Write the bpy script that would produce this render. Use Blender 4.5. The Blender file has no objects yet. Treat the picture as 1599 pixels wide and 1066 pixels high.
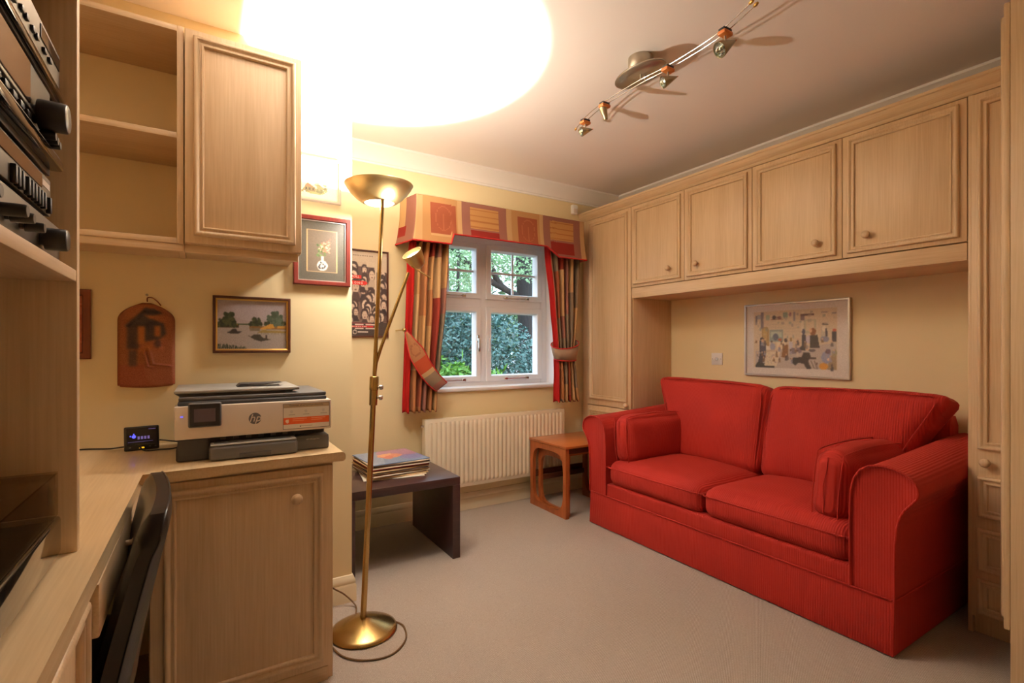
import bpy, bmesh, math, random
import numpy as np
from mathutils import Vector, Matrix

sc = bpy.context.scene
C = sc.collection
PI = math.pi

# ------------------------------------------------------------------ camera
HEAD = math.radians(31.847)
cam_d = bpy.data.cameras.new('camera')
cam = bpy.data.objects.new('camera', cam_d)
C.objects.link(cam)
cam.location = (0, 0, 1.1)
cam.rotation_euler = (PI / 2, 0, -HEAD)
cam_d.sensor_width = 36
cam_d.lens = 780 / 1599 * 36
cam_d.shift_y = 9 / 1599
cam_d.clip_start = 0.01
sc.camera = cam

# ------------------------------------------------------------------ sky and exposure
world = bpy.data.worlds.new('sky')
sc.world = world
world.use_nodes = True
wn = world.node_tree.nodes
wn['Background'].inputs[0].default_value = (0.66, 0.84, 1.0, 1)
wn['Background'].inputs[1].default_value = 4.2
sc.view_settings.view_transform = 'Standard'
sc.view_settings.look = 'None'
sc.view_settings.exposure = -0.08
sc.view_settings.gamma = 1
sc.view_settings.use_curve_mapping = False
try:
    sc.cycles.use_denoising = True
    sc.cycles.max_bounces = 10
    sc.cycles.diffuse_bounces = 7
    sc.cycles.sample_clamp_indirect = 6
except Exception:
    pass
LAMP_COL = (1.0, 0.915, 0.805)
UP_W, BOWL_W, DOWN_W, READ_W = 270, 44, 7, 16

# ------------------------------------------------------------------ materials
def s2l(c):
    c = c / 255.0
    return c / 12.92 if c <= 0.04045 else ((c + 0.055) / 1.055) ** 2.4
def rgb(r, g, b):
    return (s2l(r), s2l(g), s2l(b), 1)

MATS = {}
def mat(name, col, rough=0.6, metal=0.0, spec=0.5, sheen=0.0, coat=0.0, bump=None, vary=None, trans=0.0):
    m = bpy.data.materials.new(name)
    m.use_nodes = True
    nt = m.node_tree
    b = nt.nodes['Principled BSDF']
    b.inputs['Base Color'].default_value = col
    b.inputs['Roughness'].default_value = rough
    b.inputs['Metallic'].default_value = metal
    b.inputs['Specular IOR Level'].default_value = spec
    b.inputs['Coat Weight'].default_value = coat
    if sheen:
        b.inputs['Sheen Weight'].default_value = sheen
        b.inputs['Sheen Roughness'].default_value = 0.4
    tc = None
    if bump or vary:
        tc = nt.nodes.new('ShaderNodeTexCoord')
    if vary:
        sca, col2 = vary
        mp = nt.nodes.new('ShaderNodeMapping'); mp.inputs['Scale'].default_value = sca
        nz = nt.nodes.new('ShaderNodeTexNoise'); nz.inputs['Scale'].default_value = 1; nz.inputs['Detail'].default_value = 4
        mx = nt.nodes.new('ShaderNodeMix'); mx.data_type = 'RGBA'
        mx.inputs[6].default_value = col; mx.inputs[7].default_value = col2
        nt.links.new(tc.outputs['Object'], mp.inputs[0]); nt.links.new(mp.outputs[0], nz.inputs[0])
        nt.links.new(nz.outputs[0], mx.inputs[0]); nt.links.new(mx.outputs[2], b.inputs['Base Color'])
    if bump:
        sca, st, dist = bump
        mp = nt.nodes.new('ShaderNodeMapping'); mp.inputs['Scale'].default_value = sca
        nz = nt.nodes.new('ShaderNodeTexNoise'); nz.inputs['Scale'].default_value = 1; nz.inputs['Detail'].default_value = 3
        bp = nt.nodes.new('ShaderNodeBump'); bp.inputs['Strength'].default_value = st; bp.inputs['Distance'].default_value = dist
        nt.links.new(tc.outputs['Object'], mp.inputs[0]); nt.links.new(mp.outputs[0], nz.inputs[0])
        nt.links.new(nz.outputs[0], bp.inputs['Height']); nt.links.new(bp.outputs[0], b.inputs['Normal'])
    MATS[name] = m
    return m

def wood(name, grain, light, dark, rough=0.45, fine=0.5, coat=0.0):
    m = bpy.data.materials.new(name); m.use_nodes = True
    nt = m.node_tree; b = nt.nodes['Principled BSDF']; N = nt.nodes.new; L = nt.links.new
    tc = N('ShaderNodeTexCoord')
    def noise(sc_l, sc_c, det, dis=0.0):
        mp = N('ShaderNodeMapping'); s = [sc_c] * 3; s['xyz'.index(grain)] = sc_l
        mp.inputs['Scale'].default_value = s
        nz = N('ShaderNodeTexNoise'); nz.inputs['Scale'].default_value = 1
        nz.inputs['Detail'].default_value = det; nz.inputs['Distortion'].default_value = dis
        L(tc.outputs['Object'], mp.inputs[0]); L(mp.outputs[0], nz.inputs[0])
        return nz
    a = noise(1.1, 13, 4, 0.6); f = noise(6, 190, 2)
    mx = N('ShaderNodeMix'); mx.data_type = 'FLOAT'; mx.inputs[0].default_value = fine
    L(a.outputs[0], mx.inputs[2]); L(f.outputs[0], mx.inputs[3])
    cr = N('ShaderNodeValToRGB')
    cr.color_ramp.elements[0].position = 0.24; cr.color_ramp.elements[0].color = dark
    cr.color_ramp.elements[1].position = 0.66; cr.color_ramp.elements[1].color = light
    L(mx.outputs[0], cr.inputs[0]); L(cr.outputs[0], b.inputs['Base Color'])
    bp = N('ShaderNodeBump'); bp.inputs['Strength'].default_value = 0.12; bp.inputs['Distance'].default_value = 0.001
    L(f.outputs[0], bp.inputs['Height']); L(bp.outputs[0], b.inputs['Normal'])
    b.inputs['Roughness'].default_value = rough; b.inputs['Coat Weight'].default_value = coat
    MATS[name] = m
    return m

OAK_L, OAK_D = rgb(216, 190, 154), rgb(194, 163, 124)
for g in 'xyz':
    wood('oak_' + g, g, OAK_L, OAK_D)
for g in 'xy':
    wood('worktop_' + g, g, rgb(221, 196, 156), rgb(200, 171, 128), rough=0.32, coat=0.15)
wood('teak_y', 'y', rgb(178, 98, 48), rgb(128, 62, 28), rough=0.35, coat=0.2)
wood('teak_x', 'x', rgb(190, 108, 54), rgb(146, 74, 32), rough=0.3, coat=0.3)
wood('teak_z', 'z', rgb(170, 92, 46), rgb(120, 58, 28), rough=0.38)
wood('teak_dark', 'z', rgb(92, 46, 26), rgb(60, 30, 18), rough=0.4)
wood('wenge', 'x', rgb(72, 48, 46), rgb(52, 34, 34), rough=0.32)
wood('mahogany', 'z', rgb(122, 44, 34), rgb(88, 28, 22), rough=0.35)
wood('brown_frame', 'z', rgb(128, 62, 30), rgb(98, 44, 20), rough=0.4)
mat('cream_wall', rgb(232, 215, 172), 0.85, bump=((60, 60, 60), 0.06, 0.002))
mat('white_ceiling', rgb(236, 228, 222), 0.9)
mat('white_trim', rgb(240, 236, 230), 0.45)
mat('white_gloss', rgb(240, 240, 244), 0.3)
mat('skirting', rgb(238, 226, 196), 0.4)
mat('radiator', rgb(238, 228, 204), 0.35)
mat('brass', rgb(190, 160, 102), 0.26, metal=1.0, bump=((4, 4, 300), 0.05, 0.001))
mat('brass_dark', rgb(204, 178, 124), 0.36, metal=1.0)
mat('chrome', rgb(210, 208, 204), 0.15, metal=1.0)
mat('nickel', rgb(176, 168, 152), 0.32, metal=1.0)
mat('black_plastic', rgb(28, 27, 27), 0.4)
mat('black_gloss', rgb(16, 15, 15), 0.08, coat=0.6)
mat('leather', rgb(30, 27, 26), 0.34, bump=((260, 260, 260), 0.15, 0.001))
mat('dark_gap', rgb(40, 28, 18), 0.8)
mat('hifi_grey', rgb(112, 104, 92), 0.38, metal=0.7)
mat('hifi_dark', rgb(70, 64, 57), 0.35, metal=0.6)
mat('hifi_glass', rgb(104, 74, 56), 0.08, metal=0.85)
mat('printer_white', rgb(222, 210, 198), 0.45)
mat('printer_grey', rgb(92, 90, 90), 0.55)
mat('printer_dark', rgb(62, 61, 63), 0.5)
mat('printer_lid', rgb(150, 148, 142), 0.45)
mat('screen', rgb(34, 30, 34), 0.08)
mat('cord_brown', rgb(104, 74, 40), 0.5)
mat('clay', rgb(150, 74, 30), 0.7, bump=((70, 70, 70), 0.4, 0.003))
mat('silver_frame', rgb(206, 200, 192), 0.3, metal=0.6)
mat('paper', rgb(236, 230, 220), 0.8)
mat('gold', rgb(196, 156, 84), 0.35, metal=0.8)
mat('red_trim', rgb(178, 22, 20), 0.7)
mat('red_lining', rgb(150, 20, 17), 0.75)
mat('terracotta_fabric', rgb(196, 96, 56), 0.85)
mat('taupe_fabric', rgb(150, 122, 100), 0.85)
mat('orange_wood', rgb(206, 120, 56), 0.4)
mat('sleeve_card', rgb(214, 196, 166), 0.7)
mat('soil', rgb(58, 56, 40), 0.9, vary=((3, 3, 3), rgb(70, 84, 44)))
mat('spot_metal', rgb(160, 148, 120), 0.35, metal=0.9)
mat('bark', rgb(64, 58, 58), 0.9, bump=((20, 20, 6), 0.8, 0.03))
mat('white_plastic', rgb(238, 236, 232), 0.4)

def leafmat(name, c1, c2, rough=0.4):
    m = mat(name, c1, rough, vary=((5, 5, 5), c2))
    return m
leafmat('leaf_blue', rgb(52, 92, 92), rgb(112, 154, 150), 0.3)
leafmat('leaf_fern', rgb(84, 146, 52), rgb(136, 192, 84), 0.5)
leafmat('leaf_pale', rgb(120, 164, 110), rgb(190, 216, 172), 0.5)
leafmat('leaf_dark', rgb(54, 84, 56), rgb(94, 128, 84), 0.5)

# carpet: fine looped ribs
m = mat('carpet', rgb(186, 168, 150), 0.95, sheen=0.1)
nt = m.node_tree; b = nt.nodes['Principled BSDF']; N = nt.nodes.new; L = nt.links.new
tc = N('ShaderNodeTexCoord'); mp = N('ShaderNodeMapping'); mp.inputs['Rotation'].default_value = (0, 0, math.radians(58))
wv = N('ShaderNodeTexWave'); wv.inputs['Scale'].default_value = 62; wv.inputs['Distortion'].default_value = 3.0; wv.inputs['Detail Scale'].default_value = 6
n1 = N('ShaderNodeTexNoise'); n1.inputs['Scale'].default_value = 260; n1.inputs['Detail'].default_value = 2
mm = N('ShaderNodeMath'); mm.operation = 'MULTIPLY'
cr = N('ShaderNodeValToRGB'); cr.color_ramp.elements[0].position = 0.05; cr.color_ramp.elements[0].color = rgb(152, 139, 127)
cr.color_ramp.elements[1].position = 0.5; cr.color_ramp.elements[1].color = rgb(186, 173, 161)
bp = N('ShaderNodeBump'); bp.inputs['Strength'].default_value = 0.5; bp.inputs['Distance'].default_value = 0.004
L(tc.outputs['Object'], mp.inputs[0]); L(mp.outputs[0], wv.inputs[0]); L(tc.outputs['Object'], n1.inputs[0])
L(wv.outputs['Fac'], mm.inputs[0]); L(n1.outputs[0], mm.inputs[1]); L(mm.outputs[0], cr.inputs[0]); L(cr.outputs[0], b.inputs['Base Color'])
L(mm.outputs[0], bp.inputs['Height']); L(bp.outputs[0], b.inputs['Normal'])

# red corduroy
def cord(name, axis):
    m = mat(name, rgb(150, 22, 16), 0.85, sheen=0.12)
    nt = m.node_tree; b = nt.nodes['Principled BSDF']; N = nt.nodes.new; L = nt.links.new
    b.inputs['Sheen Tint'].default_value = rgb(255, 120, 90)
    tc = N('ShaderNodeTexCoord')
    wv = N('ShaderNodeTexWave'); wv.bands_direction = axis; wv.inputs['Scale'].default_value = 35; wv.inputs['Distortion'].default_value = 0.6
    nz = N('ShaderNodeTexNoise'); nz.inputs['Scale'].default_value = 5; nz.inputs['Detail'].default_value = 3
    mx = N('ShaderNodeMix'); mx.data_type = 'RGBA'
    mx.inputs[6].default_value = rgb(152, 22, 11); mx.inputs[7].default_value = rgb(180, 35, 18)
    bp = N('ShaderNodeBump'); bp.inputs["Strength"].default_value = 0.42; bp.inputs["Distance"].default_value = 0.003
    L(tc.outputs['Object'], wv.inputs[0]); L(tc.outputs['Object'], nz.inputs[0]); L(nz.outputs[0], mx.inputs[0])
    L(mx.outputs[2], b.inputs['Base Color']); L(wv.outputs['Fac'], bp.inputs['Height']); L(bp.outputs[0], b.inputs['Normal'])
cord('sofa_red', 'Y')
cord('sofa_red_x', 'X')

# vertex-colour print (pictures, patterned cloth, posters)
def printmat(name, rough, spec=0.5, coat=0.0):
    m = mat(name, (1, 1, 1, 1), rough, spec=spec, coat=coat)
    at = m.node_tree.nodes.new('ShaderNodeAttribute'); at.attribute_name = 'print'
    m.node_tree.links.new(at.outputs['Color'], m.node_tree.nodes['Principled BSDF'].inputs['Base Color'])
printmat('print_paper', 0.75)
printmat('print_glazed', 0.45, coat=0.12)
printmat('print_cloth', 0.9, spec=0.2)
printmat('print_clay', 0.6)

def thin_glass(name, refl, tint=(1, 1, 1, 1), rough=0.02):
    m = bpy.data.materials.new(name); m.use_nodes = True
    nt = m.node_tree; nt.nodes.remove(nt.nodes['Principled BSDF'])
    out = nt.nodes['Material Output']
    t = nt.nodes.new('ShaderNodeBsdfTransparent'); t.inputs[0].default_value = tint
    g = nt.nodes.new('ShaderNodeBsdfGlossy'); g.inputs['Roughness'].default_value = rough
    x = nt.nodes.new('ShaderNodeMixShader'); x.inputs[0].default_value = refl
    nt.links.new(t.outputs[0], x.inputs[1]); nt.links.new(g.outputs[0], x.inputs[2]); nt.links.new(x.outputs[0], out.inputs[0])
    MATS[name] = m
thin_glass('glass', 0.05)
thin_glass('smoked_lid', 0.10, (0.86, 0.82, 0.76, 1), 0.05)
thin_glass('bulb_glass', 0.25, (0.85, 0.95, 0.9, 1))

def emit(name, col, st):
    m = bpy.data.materials.new(name); m.use_nodes = True
    b = m.node_tree.nodes['Principled BSDF']
    b.inputs['Base Color'].default_value = col
    b.inputs['Emission Color'].default_value = col; b.inputs['Emission Strength'].default_value = st
    MATS[name] = m
emit('lamp_glow', (1, 0.97, 0.92, 1), 5)
emit('lamp_inner', (1, 0.95, 0.85, 1), 3)
emit('led_blue', rgb(90, 90, 255), 1.6)
emit('led_amber', rgb(255, 180, 30), 2.0)
emit('screen_violet', rgb(74, 58, 58), 0.12)
emit('text_dim', rgb(120, 110, 190), 0.5)

# ------------------------------------------------------------------ mesh helpers
def bm_new():
    return bmesh.new()

def finish(o, parent):
    """link; meshes are modelled in room coordinates, so undo the root's location once"""
    C.objects.link(o)
    if parent is not None:
        o.parent = parent
        if parent.parent is None:
            o.matrix_parent_inverse = Matrix.Translation(-Vector(parent.location))
    return o

def obj(name, bm, m, parent=None, smooth=None):
    me = bpy.data.meshes.new(name)
    bmesh.ops.recalc_face_normals(bm, faces=bm.faces[:])
    bm.to_mesh(me); bm.free()
    me.materials.append(MATS[m])
    if smooth:
        for p in me.polygons: p.use_smooth = True
        me.set_sharp_from_angle(angle=math.radians(smooth))
    return finish(bpy.data.objects.new(name, me), parent)

def tag(o, label, cat, group=None):
    o['label'] = label; o['category'] = cat
    if group: o['group'] = group
    return o

def thing(name, loc, label, cat, group=None):
    e = bpy.data.objects.new(name, None)
    e.empty_display_size = 0.05
    C.objects.link(e)
    e.location = loc
    return tag(e, label, cat, group)

def struct(name, bm, m, smooth=None, label=None):
    o = obj(name, bm, m, None, smooth)
    o['kind'] = 'structure'
    if label: o['label'] = label
    return o

def box(bm, lo, hi, bev=0.0, seg=2, M=None):
    r = bmesh.ops.create_cube(bm, size=1)
    vs = r['verts']
    for v in vs:
        v.co = Vector([lo[i] + (v.co[i] + 0.5) * (hi[i] - lo[i]) for i in range(3)])
    if bev > 0:
        es = list({e for v in vs for e in v.link_edges})
        bev = min(bev, 0.49 * min(abs(hi[i] - lo[i]) for i in range(3)))
        rr = bmesh.ops.bevel(bm, geom=es, offset=bev, segments=seg, affect='EDGES', profile=0.5)
        vs = list({v for f in rr['faces'] for v in f.verts} | {v for v in vs if v.is_valid})
    if M is not None:
        bmesh.ops.transform(bm, matrix=M, verts=[v for v in vs if v.is_valid])
    return bm

def bx(lo, hi, bev=0.0, seg=2, M=None):
    return box(bm_new(), lo, hi, bev, seg, M)

def frame_to(d):
    d = Vector(d).normalized()
    a = Vector((0, 0, 1)) if abs(d.z) < 0.95 else Vector((1, 0, 0))
    u = a.cross(d).normalized(); v = d.cross(u)
    return u, v, d

def ringed(bm, rings, closed_ends=True, loop=False):
    vr = [[bm.verts.new(p) for p in r] for r in rings]
    n = len(vr[0])
    cnt = len(vr) if loop else len(vr) - 1
    for i in range(cnt):
        a, b2 = vr[i], vr[(i + 1) % len(vr)]
        for j in range(n):
            bm.faces.new((a[j], a[(j + 1) % n], b2[(j + 1) % n], b2[j]))
    if closed_ends and not loop:
        bm.faces.new(vr[0][::-1]); bm.faces.new(vr[-1])
    return bm

def cyl(bm, p0, p1, r0, r1=None, n=20, caps=True):
    r1 = r0 if r1 is None else r1
    p0, p1 = Vector(p0), Vector(p1)
    u, v, d = frame_to(p1 - p0)
    rings = [[p + (u * math.cos(2 * PI * k / n) + v * math.sin(2 * PI * k / n)) * max(r, 1e-5) for k in range(n)] for p, r in ((p0, r0), (p1, r1))]
    return ringed(bm, rings, caps)

def lathe(bm, prof, origin=(0, 0, 0), axis=(0, 0, 1), n=36, caps=False):
    o = Vector(origin); u, v, d = frame_to(axis)
    rings = [[o + d * h + (u * math.cos(2 * PI * k / n) + v * math.sin(2 * PI * k / n)) * max(r, 1e-5) for k in range(n)] for r, h in prof]
    return ringed(bm, rings, caps)

def smooth_path(pts, sub=8, loop=False):
    pts = [Vector(p) for p in pts]
    n = len(pts); out = []
    rng = range(n if loop else n - 1)
    for i in rng:
        if loop:
            p0, p1, p2, p3 = pts[i - 1], pts[i], pts[(i + 1) % n], pts[(i + 2) % n]
        else:
            p0, p1, p2, p3 = pts[max(i - 1, 0)], pts[i], pts[i + 1], pts[min(i + 2, n - 1)]
        for k in range(sub):
            t = k / sub
            out.append(0.5 * ((2 * p1) + (-p0 + p2) * t + (2 * p0 - 5 * p1 + 4 * p2 - p3) * t * t + (-p0 + 3 * p1 - 3 * p2 + p3) * t ** 3))
    if not loop: out.append(pts[-1])
    return out

def tube(bm, pts, r, n=8, loop=False, radii=None):
    pts = [Vector(p) for p in pts]
    rings = []; N_ = len(pts); pu = None
    for i, p in enumerate(pts):
        if loop:
            t = pts[(i + 1) % N_] - pts[i - 1]
        else:
            t = pts[min(i + 1, N_ - 1)] - pts[max(i - 1, 0)]
        if t.length < 1e-9: t = Vector((0, 0, 1))
        t.normalize()
        if pu is None:
            u, v, _ = frame_to(t)
        else:
            u = (pu - t * pu.dot(t)).normalized(); v = t.cross(u)
        pu = u
        rr = radii[i] if radii else r
        rings.append([p + (u * math.cos(2 * PI * k / n) + v * math.sin(2 * PI * k / n)) * rr for k in range(n)])
    return ringed(bm, rings, not loop, loop)

def prism(bm, poly, place, t0, t1):
    """poly: 2-D points; place(a, b, t) -> world point; caps at t0 and t1"""
    A = [bm.verts.new(place(a, b2, t0)) for a, b2 in poly]
    B = [bm.verts.new(place(a, b2, t1)) for a, b2 in poly]
    n = len(poly)
    for i in range(n):
        bm.faces.new((A[i], A[(i + 1) % n], B[(i + 1) % n], B[i]))
    bm.faces.new(A[::-1]); bm.faces.new(B)
    return bm

def basis(o, u, v):
    u, v = Vector(u), Vector(v); n = u.cross(v)
    M = Matrix.Identity(4)
    for i in range(3):
        M[i][0], M[i][1], M[i][2], M[i][3] = u[i], v[i], n[i], o[i]
    return M
Z = (0, 0, 1)
def face_ny(x, y, z): return basis((x, y, z), (1, 0, 0), Z)      # faces -y
def face_nx(x, y, z): return basis((x, y, z), (0, -1, 0), Z)     # faces -x, origin at the larger y
def face_px(x, y, z): return basis((x, y, z), (0, 1, 0), Z)      # faces +x
def face_py(x, y, z): return basis((x, y, z), (-1, 0, 0), Z)     # faces +y, origin at the larger x

def rect_frame(bm, x0, y0, x1, y1, prof, z0=0.0, M=None):
    """mitred moulding round a rectangle; prof = [(inset, height), ...]"""
    rings = []
    for ins, h in prof:
        rings.append([Vector((x0 + ins, y0 + ins, z0 + h)), Vector((x1 - ins, y0 + ins, z0 + h)), Vector((x1 - ins, y1 - ins, z0 + h)), Vector((x0 + ins, y1 - ins, z0 + h))])
    if M is not None:
        rings = [[M @ p for p in r] for r in rings]
    vr = [[bm.verts.new(p) for p in r] for r in rings]
    for i in range(len(vr) - 1):
        for j in range(4):
            bm.faces.new((vr[i][j], vr[i][(j + 1) % 4], vr[i + 1][(j + 1) % 4], vr[i + 1][j]))
    return bm

MOULD = [(0, 0), (0, .009), (.002, .013), (.006, .015), (.010, .014), (.013, .009), (.0155, .0075), (.016, .006), (.0215, .006), (.022, .0095), (.0245, .0105), (.027, .0095), (.029, .004), (.0295, .0)]
def knob(bm, M, x, y, z0=0.0, r=.0165):
    p = [(.006, 0), (.006, .010), (.010, .013), (r, .019), (r * 1.03, .025), (r * .86, .031), (r * .5, .0345), (0, .035)]
    lathe(bm, [(a, h) for a, h in p], M @ Vector((x, y, z0)), M.to_3x3() @ Vector((0, 0, 1)), 20)
    return bm

def door(parent, M, w, h, th=.018, moulds=None, knobs=(), grain='oak_z', ins=(.022, .022), gap=.0015):
    d = obj('door', bx((gap, gap, 0), (w - gap, h - gap, th), .0025, 2, M), grain, parent, 40)
    if moulds is None: moulds = [(ins[0], ins[1], w - ins[0], h - ins[1])]
    for mo in moulds:
        obj('moulding', rect_frame(bm_new(), *mo, MOULD, th, M), grain, d, 50)
    for k in knobs:
        obj('knob', knob(bm_new(), M, k[0], k[1], th), 'oak_z', d, 60)
    return d

def rbox(bm, c, size, r, cuts=8, bulge=(0, 0, 0), R=None, fn=None, noise=0.0, seed=0):
    """rounded, puffed-up box"""
    rs = random.Random(seed)
    res = bmesh.ops.create_cube(bm, size=2)
    vs = res['verts']
    es = list({e for v in vs for e in v.link_edges})
    bmesh.ops.subdivide_edges(bm, edges=es, cuts=cuts, use_grid_fill=True)
    allv = bm.verts[:]
    ph = [rs.uniform(0, 6.28) for _ in range(9)]
    hs = Vector(size) / 2
    for v in allv:
        p = v.co.copy()
        # push samples towards the edges so the rounding is smooth
        q = Vector([math.copysign(abs(a) ** 0.75, a) for a in p])
        w = Vector([q[i] * hs[i] for i in range(3)])
        inner = Vector([max(-hs[i] + r, min(hs[i] - r, w[i])) for i in range(3)])
        dlt = w - inner
        if dlt.length > 1e-9:
            m_ = max(abs(dlt[i]) for i in range(3))
            w = inner + dlt.normalized() * (m_ if m_ < r else r)
        for i in range(3):
            j, k = (i + 1) % 3, (i + 2) % 3
            f = max(0, 1 - q[j] ** 2) * max(0, 1 - q[k] ** 2)
            w[i] += math.copysign(1, w[i]) * bulge[i] * f * min(1, abs(q[i]) * 1.0) if abs(q[i]) > .02 else 0
        if noise:
            s = math.sin(w.x * 17 + ph[0]) * math.sin(w.y * 14 + ph[1]) + .6 * math.sin(w.y * 29 + w.z * 23 + ph[2]) + .6 * math.sin(w.x * 31 - w.z * 19 + ph[3])
            w += w.normalized() * noise * s
        if fn: w = fn(w)
        if R is not None: w = R @ w
        v.co = Vector(c) + w
    return bm

# ------------------------------------------------------------------ painted prints
class Canvas:
    def __init__(s, w, h, bg):
        s.w, s.h = w, h
        s.a = np.zeros((h, w, 3)); s.a[:] = bg
        s.Y, s.X = np.mgrid[0:h, 0:w]
        s.X = (s.X + .5) / w; s.Y = (s.Y + .5) / h        # 0..1, y down
    def _put(s, m, col, al=1.0):
        s.a[m] = s.a[m] * (1 - al) + np.array(col) * al
    def rect(s, x0, y0, x1, y1, col, al=1.0):
        s._put((s.X >= x0) & (s.X < x1) & (s.Y >= y0) & (s.Y < y1), col, al)
    def ell(s, cx, cy, rx, ry, col, al=1.0):
        s._put(((s.X - cx) / rx) ** 2 + ((s.Y - cy) / ry) ** 2 < 1, col, al)
    def ring(s, cx, cy, rx, ry, t, col):
        d = np.sqrt(((s.X - cx) / rx) ** 2 + ((s.Y - cy) / ry) ** 2)
        s._put(np.abs(d - 1) < t, col)
    def poly(s, pts, col, al=1.0):
        m = np.zeros(s.X.shape, bool); n = len(pts)
        for i in range(n):
            x0, y0 = pts[i]; x1, y1 = pts[(i + 1) % n]
            if y0 == y1: continue
            c = ((s.Y >= min(y0, y1)) & (s.Y < max(y0, y1))) & (s.X < (x1 - x0) * (s.Y - y0) / (y1 - y0) + x0)
            m ^= c
        s._put(m, col, al)
    def line(s, x0, y0, x1, y1, t, col, al=1.0):
        asp = s.h / s.w
        dx, dy = x1 - x0, (y1 - y0) * asp
        px, py = s.X - x0, (s.Y - y0) * asp
        k = np.clip((px * dx + py * dy) / (dx * dx + dy * dy + 1e-12), 0, 1)
        s._put((px - k * dx) ** 2 + (py - k * dy) ** 2 < t * t, col, al)
    def noise(s, amp, seed=1):
        r = np.random.RandomState(seed)
        s.a = np.clip(s.a + r.normal(0, amp, s.a.shape[:2])[..., None], 0, 255)
    def blur(s, n=1):
        for _ in range(n):
            p = np.pad(s.a, ((1, 1), (1, 1), (0, 0)), 'edge')
            s.a = (p[1:-1, 1:-1] * 2 + p[:-2, 1:-1] + p[2:, 1:-1] + p[1:-1, :-2] + p[1:-1, 2:]) / 6
    def blobs(s, n, box_, size, cols, seed, al=1.0):
        r = random.Random(seed)
        for _ in range(n):
            s.ell(r.uniform(box_[0], box_[2]), r.uniform(box_[1], box_[3]), size * r.uniform(.5, 1.2), size * s.w / s.h * r.uniform(.5, 1.2), r.choice(cols), al)

def set_print(me, face_cols):
    lin = np.clip(np.array(face_cols, float) / 255, 0, 1)
    lin = np.where(lin <= .04045, lin / 12.92, ((lin + .055) / 1.055) ** 2.4)
    tot = np.array([len(p.vertices) for p in me.polygons])
    cc = np.repeat(lin, tot, axis=0)
    cc = np.concatenate([cc, np.ones((len(cc), 1))], 1)
    at = me.color_attributes.new('print', 'FLOAT_COLOR', 'CORNER')
    at.data.foreach_set('color', cc.ravel().astype(np.float32))

def grid_mesh(name, nx, ny, fn):
    """fn(u, v) with u right, v DOWN; faces in canvas order"""
    vs = [fn(i / nx, j / ny) for j in range(ny + 1) for i in range(nx + 1)]
    fs = [(j * (nx + 1) + i, (j + 1) * (nx + 1) + i, (j + 1) * (nx + 1) + i + 1, j * (nx + 1) + i + 1) for j in range(ny) for i in range(nx)]
    me = bpy.data.meshes.new(name); me.from_pydata([tuple(v) for v in vs], [], fs); me.update()
    return me

def print_sheet(name, cv, M, w, h, m='print_glazed', parent=None):
    me = grid_mesh(name, cv.w, cv.h, lambda u, v: M @ Vector((u * w, (1 - v) * h, 0)))
    set_print(me, cv.a.reshape(-1, 3))
    me.materials.append(MATS[m])
    return finish(bpy.data.objects.new(name, me), parent)

def text_obj(name, s, size, M, m, parent, shear=0.0, extrude=.0003, align='CENTER', wscale=1.0):
    cu = bpy.data.curves.new(name, 'FONT')
    cu.body = s; cu.size = size; cu.shear = shear; cu.extrude = extrude
    cu.align_x = align; cu.align_y = 'CENTER'; cu.resolution_u = 2
    t = bpy.data.objects.new(name, cu); C.objects.link(t)
    bpy.context.view_layer.update()
    me = bpy.data.meshes.new_from_object(t.evaluated_get(bpy.context.evaluated_depsgraph_get()))
    bpy.data.objects.remove(t); bpy.data.curves.remove(cu)
    me.name = name
    me.transform(M @ Matrix.Diagonal((wscale, 1, 1, 1)))
    me.materials.clear(); me.materials.append(MATS[m])
    return finish(bpy.data.objects.new(name, me), parent)

def light(name, kind, loc, power, col=LAMP_COL, parent=None, **kw):
    d = bpy.data.lights.new(name, kind); d.energy = power; d.color = col
    for k, v in kw.items():
        if k not in ('rot', 'aim'): setattr(d, k, v)
    o = bpy.data.objects.new(name, d)
    finish(o, parent)
    o.location = loc
    if 'aim' in kw:
        o.rotation_euler = Vector(kw['aim']).to_track_quat('-Z', 'Y').to_euler()
    return o

# ------------------------------------------------------------------ the room
YB, XR, XL, YP, XP, ZC, YR = 3.05, 2.94, -0.75, 2.215, 0.555, 2.32, -1.0
WX0, WX1, WZ0, WZ1 = 1.165, 2.295, 0.815, 1.90
struct('floor', bx((XL - .1, YR - .1, -.05), (XR + .1, YB + .02, 0)), 'carpet', label='beige looped carpet floor')
struct('ceiling', bx((XL - .1, YR - .1, ZC), (XR + .1, YB + .3, ZC + .05)), 'white_ceiling', label='plain white ceiling')
bm = bm_new()
box(bm, (XP - .02, YB, -.05), (WX0, YB + .28, ZC)); box(bm, (WX1, YB, -.05), (XR + .1, YB + .28, ZC))
box(bm, (WX0, YB, -.05), (WX1, YB + .28, WZ0)); box(bm, (WX0, YB, WZ1), (WX1, YB + .28, ZC))
struct('wall_back', bm, 'cream_wall', label='cream wall around the window')
struct('wall_right', bx((XR, YR - .1, -.05), (XR + .1, YB, ZC)), 'cream_wall', label='cream wall behind the sofa')
struct('wall_left', bx((XL - .1, YR - .1, -.05), (XL, YB + .28, ZC)), 'cream_wall')
struct('wall_front', bx((XL, YP, -.05), (XP, YB + .28, ZC)), 'cream_wall', label='cream chimney-breast wall hung with pictures')
struct('wall_rear', bx((XL, YR - .1, -.05), (XR, YR, ZC)), 'cream_wall')

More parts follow.
